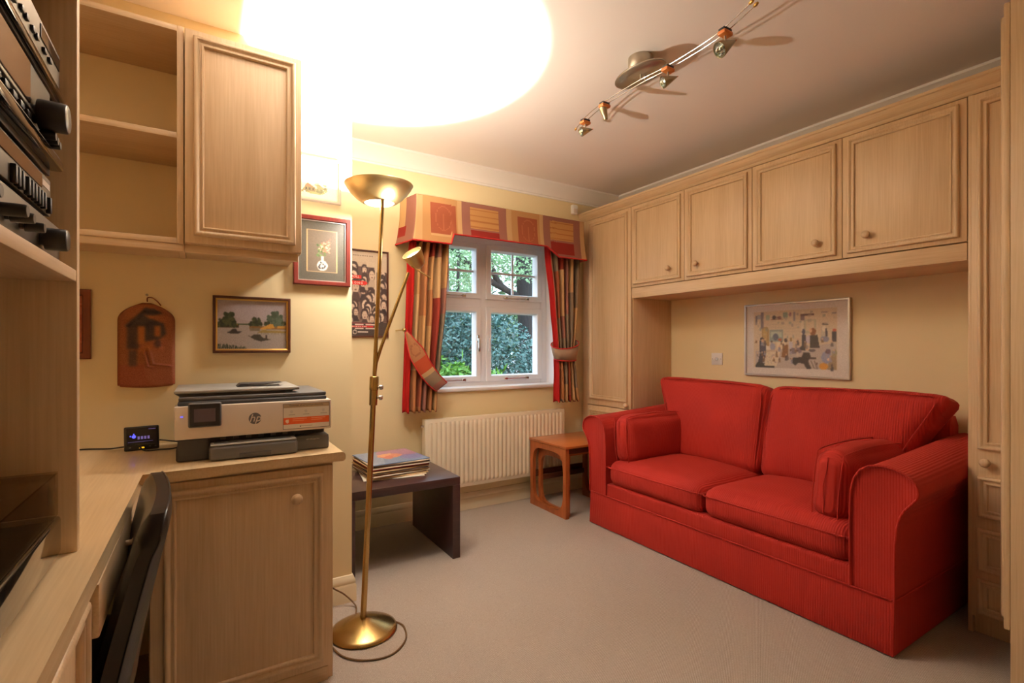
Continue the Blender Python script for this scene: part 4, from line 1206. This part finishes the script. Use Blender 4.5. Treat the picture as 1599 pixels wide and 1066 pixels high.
obj('lower_trim', bx((XF - .001, .551, 1.500), (XF + .008, 1.099, 1.512), .003), 'black_gloss', t, 40)
obj('disc_tray', bx((XF - .001, .62, 1.530), (XF + .004, .86, 1.548), .0015), 'hifi_dark', t, 40)
for y in (.88, .90, .93, .95, .99, 1.02): obj('button', bx((XF - .001, y, 1.536), (XF + .004, y + .012, 1.543), .001), 'black_plastic', t, 40)
obj('display', bx((XF - .001, .98, 1.552), (XF + .0015, 1.09, 1.572), .0006), 'screen', t)

t = thing('turntable', (-.37, .85, WT1), 'record turntable with a smoked clear lid on the worktop', 'turntable')
UX0, UX1, UY0, UY1 = -.555, -.195, .62, 1.085
obj('plinth', bx((UX0, UY0, WT1 + .012), (UX1, UY1, .826), .006, 3), 'black_gloss', t, 40)
for fx in (UX0 + .05, UX1 - .05):
    for fy in (UY0 + .06, UY1 - .06): obj('foot', cyl(bm_new(), (fx, fy, WT1 + .0003), (fx, fy, WT1 + .013), .02, n=16), 'black_plastic', t, 40)
bm = bm_new()
for lo, hi in (((UX0 + .004, UY0 + .004, .895), (UX1 - .004, UY1 - .004, .898)), ((UX1 - .007, UY0 + .004, .828), (UX1 - .004, UY1 - .004, .895)), ((UX0 + .004, UY0 + .004, .828), (UX0 + .007, UY1 - .004, .895)), ((UX0 + .007, UY1 - .007, .828), (UX1 - .007, UY1 - .004, .895)), ((UX0 + .007, UY0 + .004, .828), (UX1 - .007, UY0 + .007, .895))):
    box(bm, lo, hi)
obj('lid', bm, 'smoked_lid', t)
bm = lathe(bm_new(), [(0, .827), (.150, .827), (.150, .842), (.146, .845), (.0, .845)], (-.375, .80, 0), Z, 48)
pl = obj('platter', bm, 'hifi_grey', t, 40)
obj('mat', lathe(bm_new(), [(0, .8455), (.142, .8455), (.142, .848), (0, .848)], (-.375, .80, 0), Z, 48), 'black_plastic', pl, 40)
obj('tonearm', tube(bm_new(), smooth_path([(-.51, 1.03, .868), (-.47, 1.02, .868), (-.34, .98, .864), (-.28, .90, .856)], 6), .004, 8), 'chrome', t, 60)
obj('tonearm_pivot', cyl(bm_new(), (-.49, 1.025, .826), (-.49, 1.025, .875), .018, n=18), 'hifi_grey', t, 40)

# ------------------------------------------------------------------ wall units over the desk
t = thing('open_wall_shelves', (-.33, 2.05, 1.43), 'open oak wall shelves between the hi-fi tower and the wall cupboard', 'shelves')
UY = 1.90
obj('side_panel', bx((-.067, UY, 1.428), (-.049, YP - .001, 2.118), .0015), 'oak_z', t, 40)
obj('side_panel', bx((-.62, UY, 1.428), (-.602, YP - .001, 2.118), .0015), 'oak_z', t, 40)
for z0, z1 in ((1.428, 1.446), (1.762, 1.780), (2.100, 2.118)): obj('shelf', bx((-.602, UY + .001, z0), (-.067, YP - .001, z1), .0015), 'oak_x', t, 40)
obj('light_pelmet', bx((-.62, UY + .004, 1.405), (-.049, UY + .02, 1.428), .002), 'oak_x', t, 40)
t = thing('wall_cupboard', (.125, 2.05, 1.43), 'closed oak wall cupboard above the printer', 'cupboard')
obj('body', bx((-.047, UY + .004, 1.430), (.300, YP - .001, 2.114), .0015), 'oak_z', t, 40)
door(t, face_ny(-.047, UY + .004, 1.430), .347, .682, moulds=[(.025, .026, .325, .660)])
obj('light_pelmet', bx((-.047, UY + .012, 1.405), (.292, UY + .03, 1.430), .002), 'oak_x', t, 40)

# ------------------------------------------------------------------ printer
t = thing('printer', (.155, 1.97, WT1), 'white and grey multifunction printer on the worktop', 'printer')
PF = 1.808
bm = bm_new()
box(bm, (-.066, PF, WT1 + .001), (.376, 2.13, .795), .006, 3)
obj('base', bm, 'printer_dark', t, 40)
obj('left_block', bx((-.062, PF - .004, WT1 + .001), (.022, PF + .1, .822), .006, 3), 'printer_dark', t, 40)
obj('right_block', bx((.268, PF - .004, WT1 + .001), (.374, PF + .1, .800), .004, 3), 'printer_grey', t, 40)
obj('rear_body', bx((-.060, PF + .05, .79), (.370, 2.14, .925), .006, 3), 'printer_grey', t, 40)
obj('slot', bx((.022, PF + .02, .795), (.268, PF + .052, .83)), 'black_plastic', t)
for k in range(6): obj('roller', cyl(bm_new(), (.05 + .036 * k, PF + .016, .815), (.065 + .036 * k, PF + .016, .815), .007, n=14), 'printer_grey', t, 40)
obj('output_tray', bx((.018, 1.764, WT1 + .001), (.269, PF + .06, .798), .010, 4), 'printer_grey', t, 40)
obj('tray_top', bx((.022, 1.766, .7985), (.265, PF + .05, .802), .003, 2), 'printer_lid', t, 40)
obj('tray_grip', bx((.10, 1.7625, WT1 + .004), (.19, 1.768, .772), .002), 'printer_dark', t, 40)
fp = obj('front_panel', bx((-.070, 1.788, .822), (.379, PF + .05, .922), .004, 2), 'printer_white', t, 40)
obj('upper_shell', bx((-.062, 1.800, .922), (.366, 2.14, .934), .004, 2), 'printer_dark', t, 40)
obj('scanner_lid', bx((-.060, 1.812, .934), (.367, 2.14, .947), .004, 2), 'printer_grey', t, 40)
bm = bm_new()
prism(bm, [(-.056, .947), (.235, .947), (.275, .957), (-.070, .957)], lambda a, b_, y_: Vector((a, y_, b_)), 1.835, 2.12)
obj('feeder_body', bm, 'printer_dark', t)
obj('feeder_tray', bx((-.072, 1.822, .957), (.283, 2.13, .967), .004, 2), 'printer_lid', t, 40)
bm = prism(bm_new(), [(.10, .967), (.13, .967), (.24, .978), (.11, .977)], lambda a, b_, y_: Vector((a, y_, b_)), 1.90, 1.98)
obj('paper_guide', bm, 'printer_dark', t)
obj('feeder_ramp', prism(bm_new(), [(.19, .947), (.27, .947), (.25, .957), (.225, .957)], lambda a, b_, y_: Vector((a, y_, b_)), 1.87, 2.05), 'printer_grey', t)
s_ = obj('touch_screen', bx((-.035, 1.778, .857), (.052, 1.790, .932), .006, 3), 'printer_grey', fp, 40)
obj('screen_glass', bx((-.031, 1.7768, .861), (.048, 1.779, .928), .001), 'screen', t)
obj('screen_image', bx((-.020, 1.7763, .874), (.036, 1.7772, .914)), 'screen_violet', t)
obj('power_light', bx((-.054, 1.7865, .890), (-.048, 1.7885, .893)), 'led_blue', t)
bm = cyl(bm_new(), (.1445, 1.7885, .873), (.1445, 1.7868, .873), .0180, n=40)
lg = obj('logo_disc', bm, 'printer_grey', fp, 40)
text_obj('logo_letters', 'hp', .034, face_ny(.1445, 1.7865, .8735), 'printer_white', t, shear=.3)
cv = Canvas(74, 42, (222, 214, 200))
cv.rect(0, 0, 1, .16, (176, 152, 118)); cv.rect(.0, .55, 1, .82, (226, 96, 40)); cv.ell(.09, .68, .035, .07, (246, 226, 200)); cv.poly([(.06, .62), (.12, .62), (.1, .76), (.07, .74)], (246, 226, 200))
for x0 in (.2, .6): cv.rect(x0, .60, x0 + .3, .625, (240, 166, 120)); cv.rect(x0, .67, x0 + .24, .695, (236, 150, 104))
for x0 in (.12, .42, .80): cv.rect(x0, .44, x0 + .14, .455, (170, 162, 152)); cv.ell(x0 + .06, .32, .03, .06, (206, 200, 190))
cv.rect(.36, .89, .62, .91, (170, 162, 152)); cv.ell(.36, .9, .015, .03, (120, 116, 112))
cv.rect(0, 0, 1, .02, (120, 112, 104)); cv.rect(0, .98, 1, 1, (120, 112, 104)); cv.rect(0, 0, .012, 1, (120, 112, 104)); cv.rect(.988, 0, 1, 1, (120, 112, 104))
print_sheet('sticker', cv, face_ny(.226, 1.7874, .829), .147, .085, 'print_paper', t)
text_obj('sticker_title', 'Essential, all-around productivity', .0085, face_ny(.2995, 1.7870, .9075), 'black_plastic', t, extrude=.0001, wscale=.95)
text_obj('model_name', 'HP OfficeJet Pro', .0062, face_ny(.322, PF - .0045, .788), 'printer_white', t, extrude=.0001)
o = obj('paper_output_edge', bx((.03, 1.79, .803), (.25, 1.80, .805)), 'printer_grey', t)

# energy monitor with its leads
t = thing('display_monitor', (-.17, 2.10, WT1), 'small black energy display with blue figures on the worktop', 'display')
M = Matrix.Translation((-.218, 2.083, WT1 + .002)) @ Matrix.Rotation(math.radians(9), 4, 'Z') @ Matrix.Rotation(math.radians(-12), 4, 'X') @ basis((0, 0, 0), (1, 0, 0), Z)
obj('case', bx((0, 0, -.014), (.096, .080, 0), .004, 3, M), 'black_plastic', t, 40)
obj('screen', bx((.006, .018, -.001), (.090, .074, .0007), .0006, 1, M), 'screen', t)
bm = bm_new()
lathe(bm, [(0, .0008), (.0055, .0008), (.0055, .0012), (0, .0012)], M @ Vector((.026, .046, 0)), M.to_3x3() @ Vector((0, 0, 1)), 14)
box(bm, (.0225, .046, .0008), (.0295, .050, .0012), 0, 1, M); box(bm, (.0245, .05, .0008), (.0275, .056, .0012), 0, 1, M); box(bm, (.015, .046, .0008), (.019, .050, .0012), 0, 1, M)
obj('blue_icon', bm, 'led_blue', t)
bm = bm_new()
for k in range(4): box(bm, (.036 + .009 * k, .036, .0008), (.042 + .009 * k, .046, .0011), 0, 1, M)
box(bm, (.010, .028, .0008), (.078, .0288, .0011), 0, 1, M); box(bm, (.066, .068, .0008), (.086, .0695, .0011), 0, 1, M)
obj('dim_figures', bm, 'text_dim', t)
obj('amber_light', bx((.040, .006, -.001), (.054, .0095, .001), .0008, 1, M), 'led_amber', t)
for k in (.012, .066, .082): obj('button', bx((k, .008, -.001), (k + .006, .012, .0008), .001, 1, M), 'printer_grey', t)
obj('stand', prism(bm_new(), [(0, 0), (.04, 0), (.014, .06)], lambda a, b_, s_: M @ Vector((s_, b_ + .0015, -.012 - a)), .03, .066), 'black_plastic', t)
o = obj('power_lead', tube(bm_new(), smooth_path([(-.45, 2.19, WT1 + .004), (-.34, 2.19, WT1 + .004), (-.27, 2.16, WT1 + .004), (-.235, 2.115, WT1 + .012), (-.216, 2.10, WT1 + .016)], 6), .0026, 8), 'black_plastic')
tag(o, 'thin black lead running from the wall corner to the display', 'cable')
o = obj('data_lead', tube(bm_new(), smooth_path([(-.175, 2.076, WT1 + .014), (-.16, 2.06, WT1 + .004), (-.12, 2.055, WT1 + .004), (-.075, 2.06, WT1 + .004), (-.055, 2.155, WT1 + .005), (-.10, 2.19, WT1 + .01), (-.125, 2.15, WT1 + .022)], 6), .0026, 8), 'black_plastic')
tag(o, 'thin black lead between the display and the printer', 'cable')

# ------------------------------------------------------------------ chair
t = thing('office_chair', (-.33, 1.30, 0), 'black leather chair tucked under the desk, seen from the side', 'chair')
def back_pt(u, v, front):
    """u 0..1 across (near to far), v 0..1 up; front: sitter's side"""
    z = .44 + (.800 - .44) * v
    y = 1.085 + .415 * u
    x = -.152 + .066 * (v ** 1.15) + .018 * v - .022 * u * v - .006 * u
    cv_ = .030 * math.sin(PI * u)                       # dished towards the sitter's back
    th = .060 * (1 - .22 * v) * (1 - .5 * max(0, (v - .88) / .12) ** 2)
    n_ = -th / 2 if front else th / 2
    e = max(0, abs(2 * u - 1) - .86) / .14
    z -= .035 * max(0, v - .8) / .2 * e ** 2
    return Vector((x + n_ * (1 - .55 * e * e) - cv_ * 0 + .012 * math.sin(PI * u), y, z))
bm = bm_new()
nu, nv = 18, 22
F = [[bm.verts.new(back_pt(i / nu, j / nv, True)) for i in range(nu + 1)] for j in range(nv + 1)]
Bk = [[bm.verts.new(back_pt(i / nu, j / nv, False)) for i in range(nu + 1)] for j in range(nv + 1)]
for j in range(nv):
    for i in range(nu):
        bm.faces.new((F[j][i], F[j][i + 1], F[j + 1][i + 1], F[j + 1][i])); bm.faces.new((Bk[j][i], Bk[j + 1][i], Bk[j + 1][i + 1], Bk[j][i + 1]))
    for i in (0, nu): bm.faces.new((F[j][i], F[j + 1][i], Bk[j + 1][i], Bk[j][i]))
for i in range(nu):
    for j in (0, nv): bm.faces.new((F[j][i], F[j][i + 1], Bk[j][i + 1], Bk[j][i]))
obj('backrest', bm, 'leather', t, 50)
obj('backrest_seam', tube(bm_new(), [back_pt(0, j / nv, False) + Vector((0, -.001, 0)) for j in range(nv + 1)] + [back_pt(i / nu, 1, False) for i in range(1, nu + 1)], .0022, 6), 'leather', t, 60)
obj('seat', rbox(bm_new(), (-.37, 1.295, .445), (.43, .42, .075), .028, 8, (0, 0, .012)), 'leather', t, 60)
for x in (-.55, -.19):
    for y in (1.115, 1.475): obj('leg', cyl(bm_new(), (x, y, .415), (x + (.02 if x > -.3 else -.02), y, 0), .018, .013, 14), 'black_plastic', t, 40)

# ------------------------------------------------------------------ pictures on the chimney breast
PW = YP - .0008
# landscape
cv = Canvas(120, 82, (156, 144, 140))
cv.rect(0, 0, 1, .52, (160, 146, 146)); cv.rect(0, .50, 1, 1, (152, 142, 136)); cv.ell(.5, .22, .3, .2, (168, 158, 164), .5)
GR = [(44, 52, 30), (58, 64, 38), (36, 42, 28), (72, 76, 44)]
cv.rect(.26, .475, .48, .50, (62, 74, 44)); cv.rect(0, .50, .30, .555, (60, 44, 26)); cv.rect(.06, .49, .28, .515, (150, 110, 50))
cv.blobs(46, (.02, .40, .26, .52), .03, GR, 1); cv.blobs(26, (.09, .28, .22, .42), .03, GR, 2)
cv.blobs(34, (.45, .44, .62, .52), .022, GR, 3); cv.blobs(22, (.51, .36, .60, .45), .024, GR, 4)
cv.blobs(54, (.73, .30, .93, .50), .03, [(66, 82, 66), (56, 70, 52), (78, 92, 76)], 5); cv.blobs(18, (.79, .20, .88, .32), .026, [(66, 82, 66), (56, 70, 52)], 6); cv.blobs(16, (.93, .42, .99, .50), .02, GR, 7); cv.blobs(18, (.67, .44, .74, .50), .02, GR, 9)
cv.rect(.45, .52, .99, .585, (120, 84, 40)); cv.poly([(.60, .57), (.74, .48), (.80, .48), (.82, .56), (.62, .59)], (190, 138, 56)); cv.rect(.86, .51, .99, .56, (176, 128, 52)); cv.rect(.46, .56, .60, .62, (110, 98, 78)); cv.poly([(.56, .66), (.64, .60), (.99, .62), (.99, .66)], (140, 118, 60))
for k in range(14): cv.line(.57 + .03 * k, .66, .57 + .03 * k, .69, .003, (110, 100, 84))
cv.poly([(.13, .66), (.18, .63), (.22, .58), (.26, .58), (.28, .64), (.34, .64), (.30, .68), (.18, .68)], (48, 42, 42))
cv.poly([(.42, .71), (.47, .74), (.51, .70), (.60, .69), (.64, .76), (.69, .77), (.76, .80), (.62, .84), (.52, .80)], (56, 50, 42)); cv.rect(.685, .71, .71, .78, (54, 44, 40))
r = random.Random(3)
for k in range(34):
    x = .005 + k * .0118; cv.line(x, .99, x + r.uniform(-.02, .02), .875 + .07 * k / 34 + r.uniform(0, .03), .004, (24, 38, 28))
cv.blur(1); cv.noise(4, 6)
M = face_ny(.035, PW, 1.078)
t = framed('picture', M, .272, .219, [(0, 0), (0, .016), (.002, .018), (.008, .018), (.010, .014)], 'teak_dark', 'dark-framed lake landscape with boats and trees above the printer')
obj('inner_slip', rect_frame(bm_new(), .0095, .0095, .272 - .0095, .219 - .0095, [(0, .014), (.001, .0155), (.006, .013), (.0065, .006)], 0, M), 'gold', t, 30)
print_sheet('print', cv, face_ny(.035 + .0145, PW - .0075, 1.078 + .0145), .272 - .029, .219 - .029, 'print_glazed', t)
# vase
cv = Canvas(90, 118, (84, 80, 70))
cv.rect(0, 0, 1, 1, (86, 82, 72)); cv.rect(.17, .14, .83, .86, (206, 172, 122)); cv.rect(.185, .151, .815, .849, (110, 98, 84))
r = random.Random(8)
cv.blobs(34, (.40, .38, .56, .60), .024, [(86, 116, 62), (110, 136, 84), (64, 92, 48)], 11); cv.line(.50, .62, .62, .34, .006, (96, 104, 60)); cv.blobs(40, (.50, .36, .66, .52), .020, [(206, 110, 90), (226, 150, 126), (236, 190, 170)], 12); cv.blobs(14, (.60, .28, .68, .38), .018, [(222, 140, 120), (206, 110, 90)], 13); cv.blobs(10, (.43, .40, .52, .48), .014, [(226, 180, 160)], 14)
cv.rect(.475, .585, .535, .68, (208, 202, 190)); cv.ell(.505, .745, .115, .088, (222, 216, 206)); cv.blobs(22, (.42, .69, .59, .80), .016, [(40, 42, 50), (52, 54, 60)], 15); cv.ring(.505, .745, .105, .080, .05, (214, 208, 198))
cv.blur(1); cv.noise(3, 5)
M = face_ny(.317, PW, 1.359)
t = framed('picture', M, .227, .289, [(0, 0), (0, .020), (.003, .023), (.016, .021), (.019, .012)], 'mahogany', 'red mahogany framed picture of flowers in a white vase')
obj('inner_slip', rect_frame(bm_new(), .0185, .0185, .227 - .0185, .289 - .0185, [(0, .012), (.0005, .013), (.0035, .013), (.004, .007)], 0, M), 'silver_frame', t, 30)
print_sheet('print', cv, face_ny(.317 + .021, PW - .0078, 1.359 + .021), .227 - .042, .289 - .042, 'print_glazed', t)
# village sketch
cv = Canvas(84, 70, (222, 212, 192))
cv.ell(.58, .60, .17, .06, (150, 146, 104)); cv.poly([(.36, .60), (.42, .46), (.50, .44), (.58, .50), (.58, .60)], (120, 110, 84)); cv.poly([(.40, .48), (.46, .40), (.54, .48)], (150, 106, 84)); cv.blobs(26, (.60, .40, .76, .60), .03, [(136, 136, 104), (110, 112, 84), (160, 154, 120)], 21); cv.blobs(14, (.34, .52, .48, .62), .02, [(104, 106, 74), (130, 124, 90)], 22)
for k in (.42, .48, .54): cv.rect(k, .52, k + .02, .57, (72, 66, 58))
cv.a = np.roll(cv.a, int(.20 * cv.h), axis=0); cv.noise(3, 9)
M = face_ny(.262, PW, 1.708)
t = framed('picture', M, .244, .185, [(0, 0), (0, .016), (.001, .018), (.006, .018), (.008, .013), (.009, .008)], 'silver_frame', 'thin silver-framed village sketch half hidden by the wall cupboard')
print_sheet('print', cv, face_ny(.262 + .007, PW - .0075, 1.708 + .007), .230, .171, 'print_paper', t)
# edge of a brown-framed picture
cv = Canvas(30, 30, (160, 84, 56)); cv.rect(.2, .2, .8, .8, (186, 132, 90)); cv.noise(8, 4)
M = face_ny(-.560, PW, 1.060)
t = framed('picture', M, .239, .237, [(0, 0), (0, .014), (.002, .017), (.020, .016), (.024, .009)], 'brown_frame', 'brown wooden framed picture mostly hidden behind the shelf tower')
print_sheet('print', cv, face_ny(-.560 + .022, PW - .0075, 1.060 + .022), .195, .193, 'print_paper', t)

# clay plaque
t = thing('clay_plaque', (-.167, YP, .955), 'rounded terracotta plaque with a hut in relief on the wall', 'plaque')
W_, H_ = .168, .304
def half(v):
    if v < .22: return (1 - ((.22 - v) / .22) ** 2.4 * .86) if v > 0.0 else .14
    if v > .95: return 1 - .10 * ((v - .95) / .05) ** 2
    return 1.0
cv = Canvas(66, 116, (146, 74, 30))
cv.ell(.5, .5, .55, .5, (156, 82, 34), .6); cv.rect(0, .72, 1, 1, (152, 70, 34)); cv.ell(.75, .7, .3, .3, (158, 84, 50), .7)
DK = (52, 40, 36)
cv.poly([(.14, .27), (.36, .13), (.44, .06), (.70, .07), (.82, .12), (.62, .15), (.44, .14), (.62, .20), (.80, .24), (.84, .36), (.74, .42), (.44, .46), (.44, .30), (.16, .29)], DK, .92)
cv.rect(.16, .27, .36, .54, (70, 44, 32), .9); cv.rect(.35, .28, .47, .48, (178, 96, 30)); cv.rect(.63, .27, .74, .40, (170, 92, 32)); cv.poly([(.46, .145), (.70, .145), (.56, .19)], (166, 88, 36))
cv.rect(.20, .56, .33, .74, (72, 46, 34), .8); cv.poly([(.32, .56), (.50, .50), (.62, .49), (.58, .56), (.36, .58)], (172, 92, 34)); cv.ell(.69, .48, .06, .05, (92, 52, 40))
cv.blur(5); cv.noise(5, 8); cv.a = cv.a * np.array([.93, .98, 1.05])
hgt = np.zeros((116 + 1, 66 + 1))
def gx(u, v): return u, v
def bump(u, v):
    h_ = 0
    def seg(x0, y0, x1, y1, w_, a_):
        dx, dy = x1 - x0, y1 - y0
        k = max(0, min(1, ((u - x0) * dx + (v - y0) * dy) / (dx * dx + dy * dy)))
        d2 = ((u - x0 - k * dx) * .55) ** 2 + (v - y0 - k * dy) ** 2
        return a_ * math.exp(-d2 / (w_ * w_))
    h_ += seg(.36, .55, .62, .50, .022, .006) + seg(.46, .58, .52, .74, .011, .005) + seg(.54, .54, .60, .70, .012, .005) + seg(.60, .72, .92, .75, .008, .005) + seg(.50, .75, .60, .76, .008, .004)
    h_ += seg(.69, .48, .72, .52, .03, .005) + seg(.18, .27, .45, .12, .02, .004) + seg(.45, .12, .82, .13, .02, .004) + seg(.30, .30, .30, .52, .03, .003) + seg(.55, .25, .56, .42, .025, .003) + seg(.80, .25, .82, .38, .02, .003)
    return h_
def pf(u, v):
    wv_ = half(v) * W_ / 2
    z = .955 + H_ * (1 - v) + (.006 * (2 * u - 1) ** 2 if v > .97 else 0)
    e = min(u, 1 - u, v * 1.8, (1 - v) * 1.8)
    th = .013 * min(1, (e / .05)) ** .5 if e < .05 else .013
    return Vector((-.167 + (2 * u - 1) * wv_, PW - th - bump(u, v), z))
me = grid_mesh('tablet', 66, 116, pf); set_print(me, cv.a.reshape(-1, 3)); me.materials.append(MATS['print_clay'])
for p in me.polygons: p.use_smooth = True
finish(bpy.data.objects.new('tablet', me), t)
obj('loop', tube(bm_new(), smooth_path([(-.165, PW - .014, 1.262), (-.164, PW - .016, 1.276), (-.150, PW - .017, 1.276), (-.135, PW - .015, 1.264), (-.125, PW - .013, 1.250)], 6), .0022, 8), 'brown_frame', t, 60)
bm = cyl(bm_new(), (-.1655, PW + .006, 1.284), (-.1655, PW - .020, 1.286), .0018, n=8); lathe(bm, [(0, 0), (.0045, 0), (.0045, .002), (0, .0025)], (-.1655, PW - .020, 1.286), (0, -1, 0), 12)
obj('nail', bm, 'nickel', t, 40)

# theatre poster on the window wall
cv = Canvas(104, 150, (196, 178, 156))
r = random.Random(17)
def face(cx, cy, s):
    tone = r.choice([(206, 186, 166), (194, 172, 152), (214, 196, 176)])
    cv.ell(cx, cy - .01 * s, .060 * s, .055 * s, (62, 46, 44)); cv.ell(cx, cy + .006 * s, .042 * s, .044 * s, tone)
    cv.ell(cx - .016 * s, cy - .002, .007 * s, .004, (84, 64, 58)); cv.ell(cx + .016 * s, cy - .002, .007 * s, .004, (84, 64, 58)); cv.ell(cx, cy + .026 * s, .014 * s, .006 * s, (112, 74, 70))
    cv.poly([(cx - .07 * s, cy + .12 * s), (cx - .03 * s, cy + .045 * s), (cx + .03 * s, cy + .045 * s), (cx + .07 * s, cy + .12 * s)], r.choice([(70, 52, 50), (178, 160, 142), (52, 40, 40)]))
cols_ = [(0, .16, .25, .40), (.25, .18, .55, .40), (.0, .40, .25, .60), (.25, .40, .75, .60), (.0, .60, .25, .84), (.25, .60, .55, .84), (.42, .19, .76, .42), (.80, .24, 1, .46), (.76, .46, 1, .66), (.60, .66, 1, .84), (.55, .60, .76, .84)]
for x0, y0, x1, y1 in cols_: cv.rect(x0, y0, x1, y1, r.choice([(108, 88, 80), (122, 100, 90), (92, 72, 66)]))
for x0, y0, x1, y1 in cols_:
    for k in range(5):
        face(r.uniform(x0 + .03, x1 - .03), y0 + (y1 - y0) * (.15 + .17 * k) + r.uniform(-.012, .012), r.uniform(.9, 1.5))
    cv.line(x0, y0, x1, y0, .003, (60, 46, 44)); cv.line(x1, y0, x1, y1, .003, (60, 46, 44))
cv.blur(1)
cv.rect(.765, .15, .80, .62, (204, 188, 166)); cv.rect(.80, .05, 1, .235, (206, 190, 168)); cv.rect(0, 0, .8, .125, (200, 184, 162)); cv.rect(.62, .12, .8, .18, (204, 188, 166))
for k in range(16): cv.rect(.06 + .043 * k, .045, .09 + .043 * k, .062, (150, 134, 118))
cv.rect(0, .84, 1, 1, (66, 54, 50))
for y in (.862, .908): 
    for x0, x1 in ((.05, .34), (.40, .56), (.60, .78)): cv.rect(x0, y, x1, y + .010, (206, 194, 180))
cv.rect(.05, .845, .70, .852, (150, 60, 66)); cv.rect(.30, .285, .52, .325, (206, 44, 36)); cv.rect(.05, .355, .60, .40, (206, 44, 36)); cv.poly([(.60, .355), (.64, .3775), (.60, .40)], (206, 44, 36))
cv.rect(.05, .882, .74, .898, (186, 40, 38)); cv.ring(.40, .955, .03, .022, .25, (190, 178, 166)); cv.rect(.45, .950, .64, .961, (214, 204, 192))
cv.noise(3, 3)
PX, PWd, PZ, PH = .640, .345, 1.160, .530
M = face_ny(PX, YB - .0008, PZ)
t = framed('poster', M, PWd, PH, [(0, 0), (0, .014), (.001, .016), (.008, .016), (.010, .012), (.010, .008)], 'teak_dark', 'framed black-and-white theatre poster of laughing faces with red lettering', 'poster')
print_sheet('print', cv, face_ny(PX + .009, YB - .0083, PZ + .009), PWd - .018, PH - .018, 'print_glazed', t)
ty = YB - .0088
text_obj('title', 'ROLL', .020, face_ny(PX + .009 + .41 * .327, ty, PZ + .009 + (1 - .305) * .512), 'paper', t, extrude=.0001, wscale=1.0)
text_obj('title', 'A L O N G', .018, face_ny(PX + .009 + .42 * .327, ty, PZ + .009 + (1 - .3775) * .512), 'paper', t, extrude=.0001, wscale=1.0)
text_obj('credit', 'MERRILY WE ROLL ALONG', .0085, face_ny(PX + .009 + .46 * .327, ty, PZ + .009 + (1 - .890) * .512), 'paper', t, extrude=.0001, wscale=1.0)
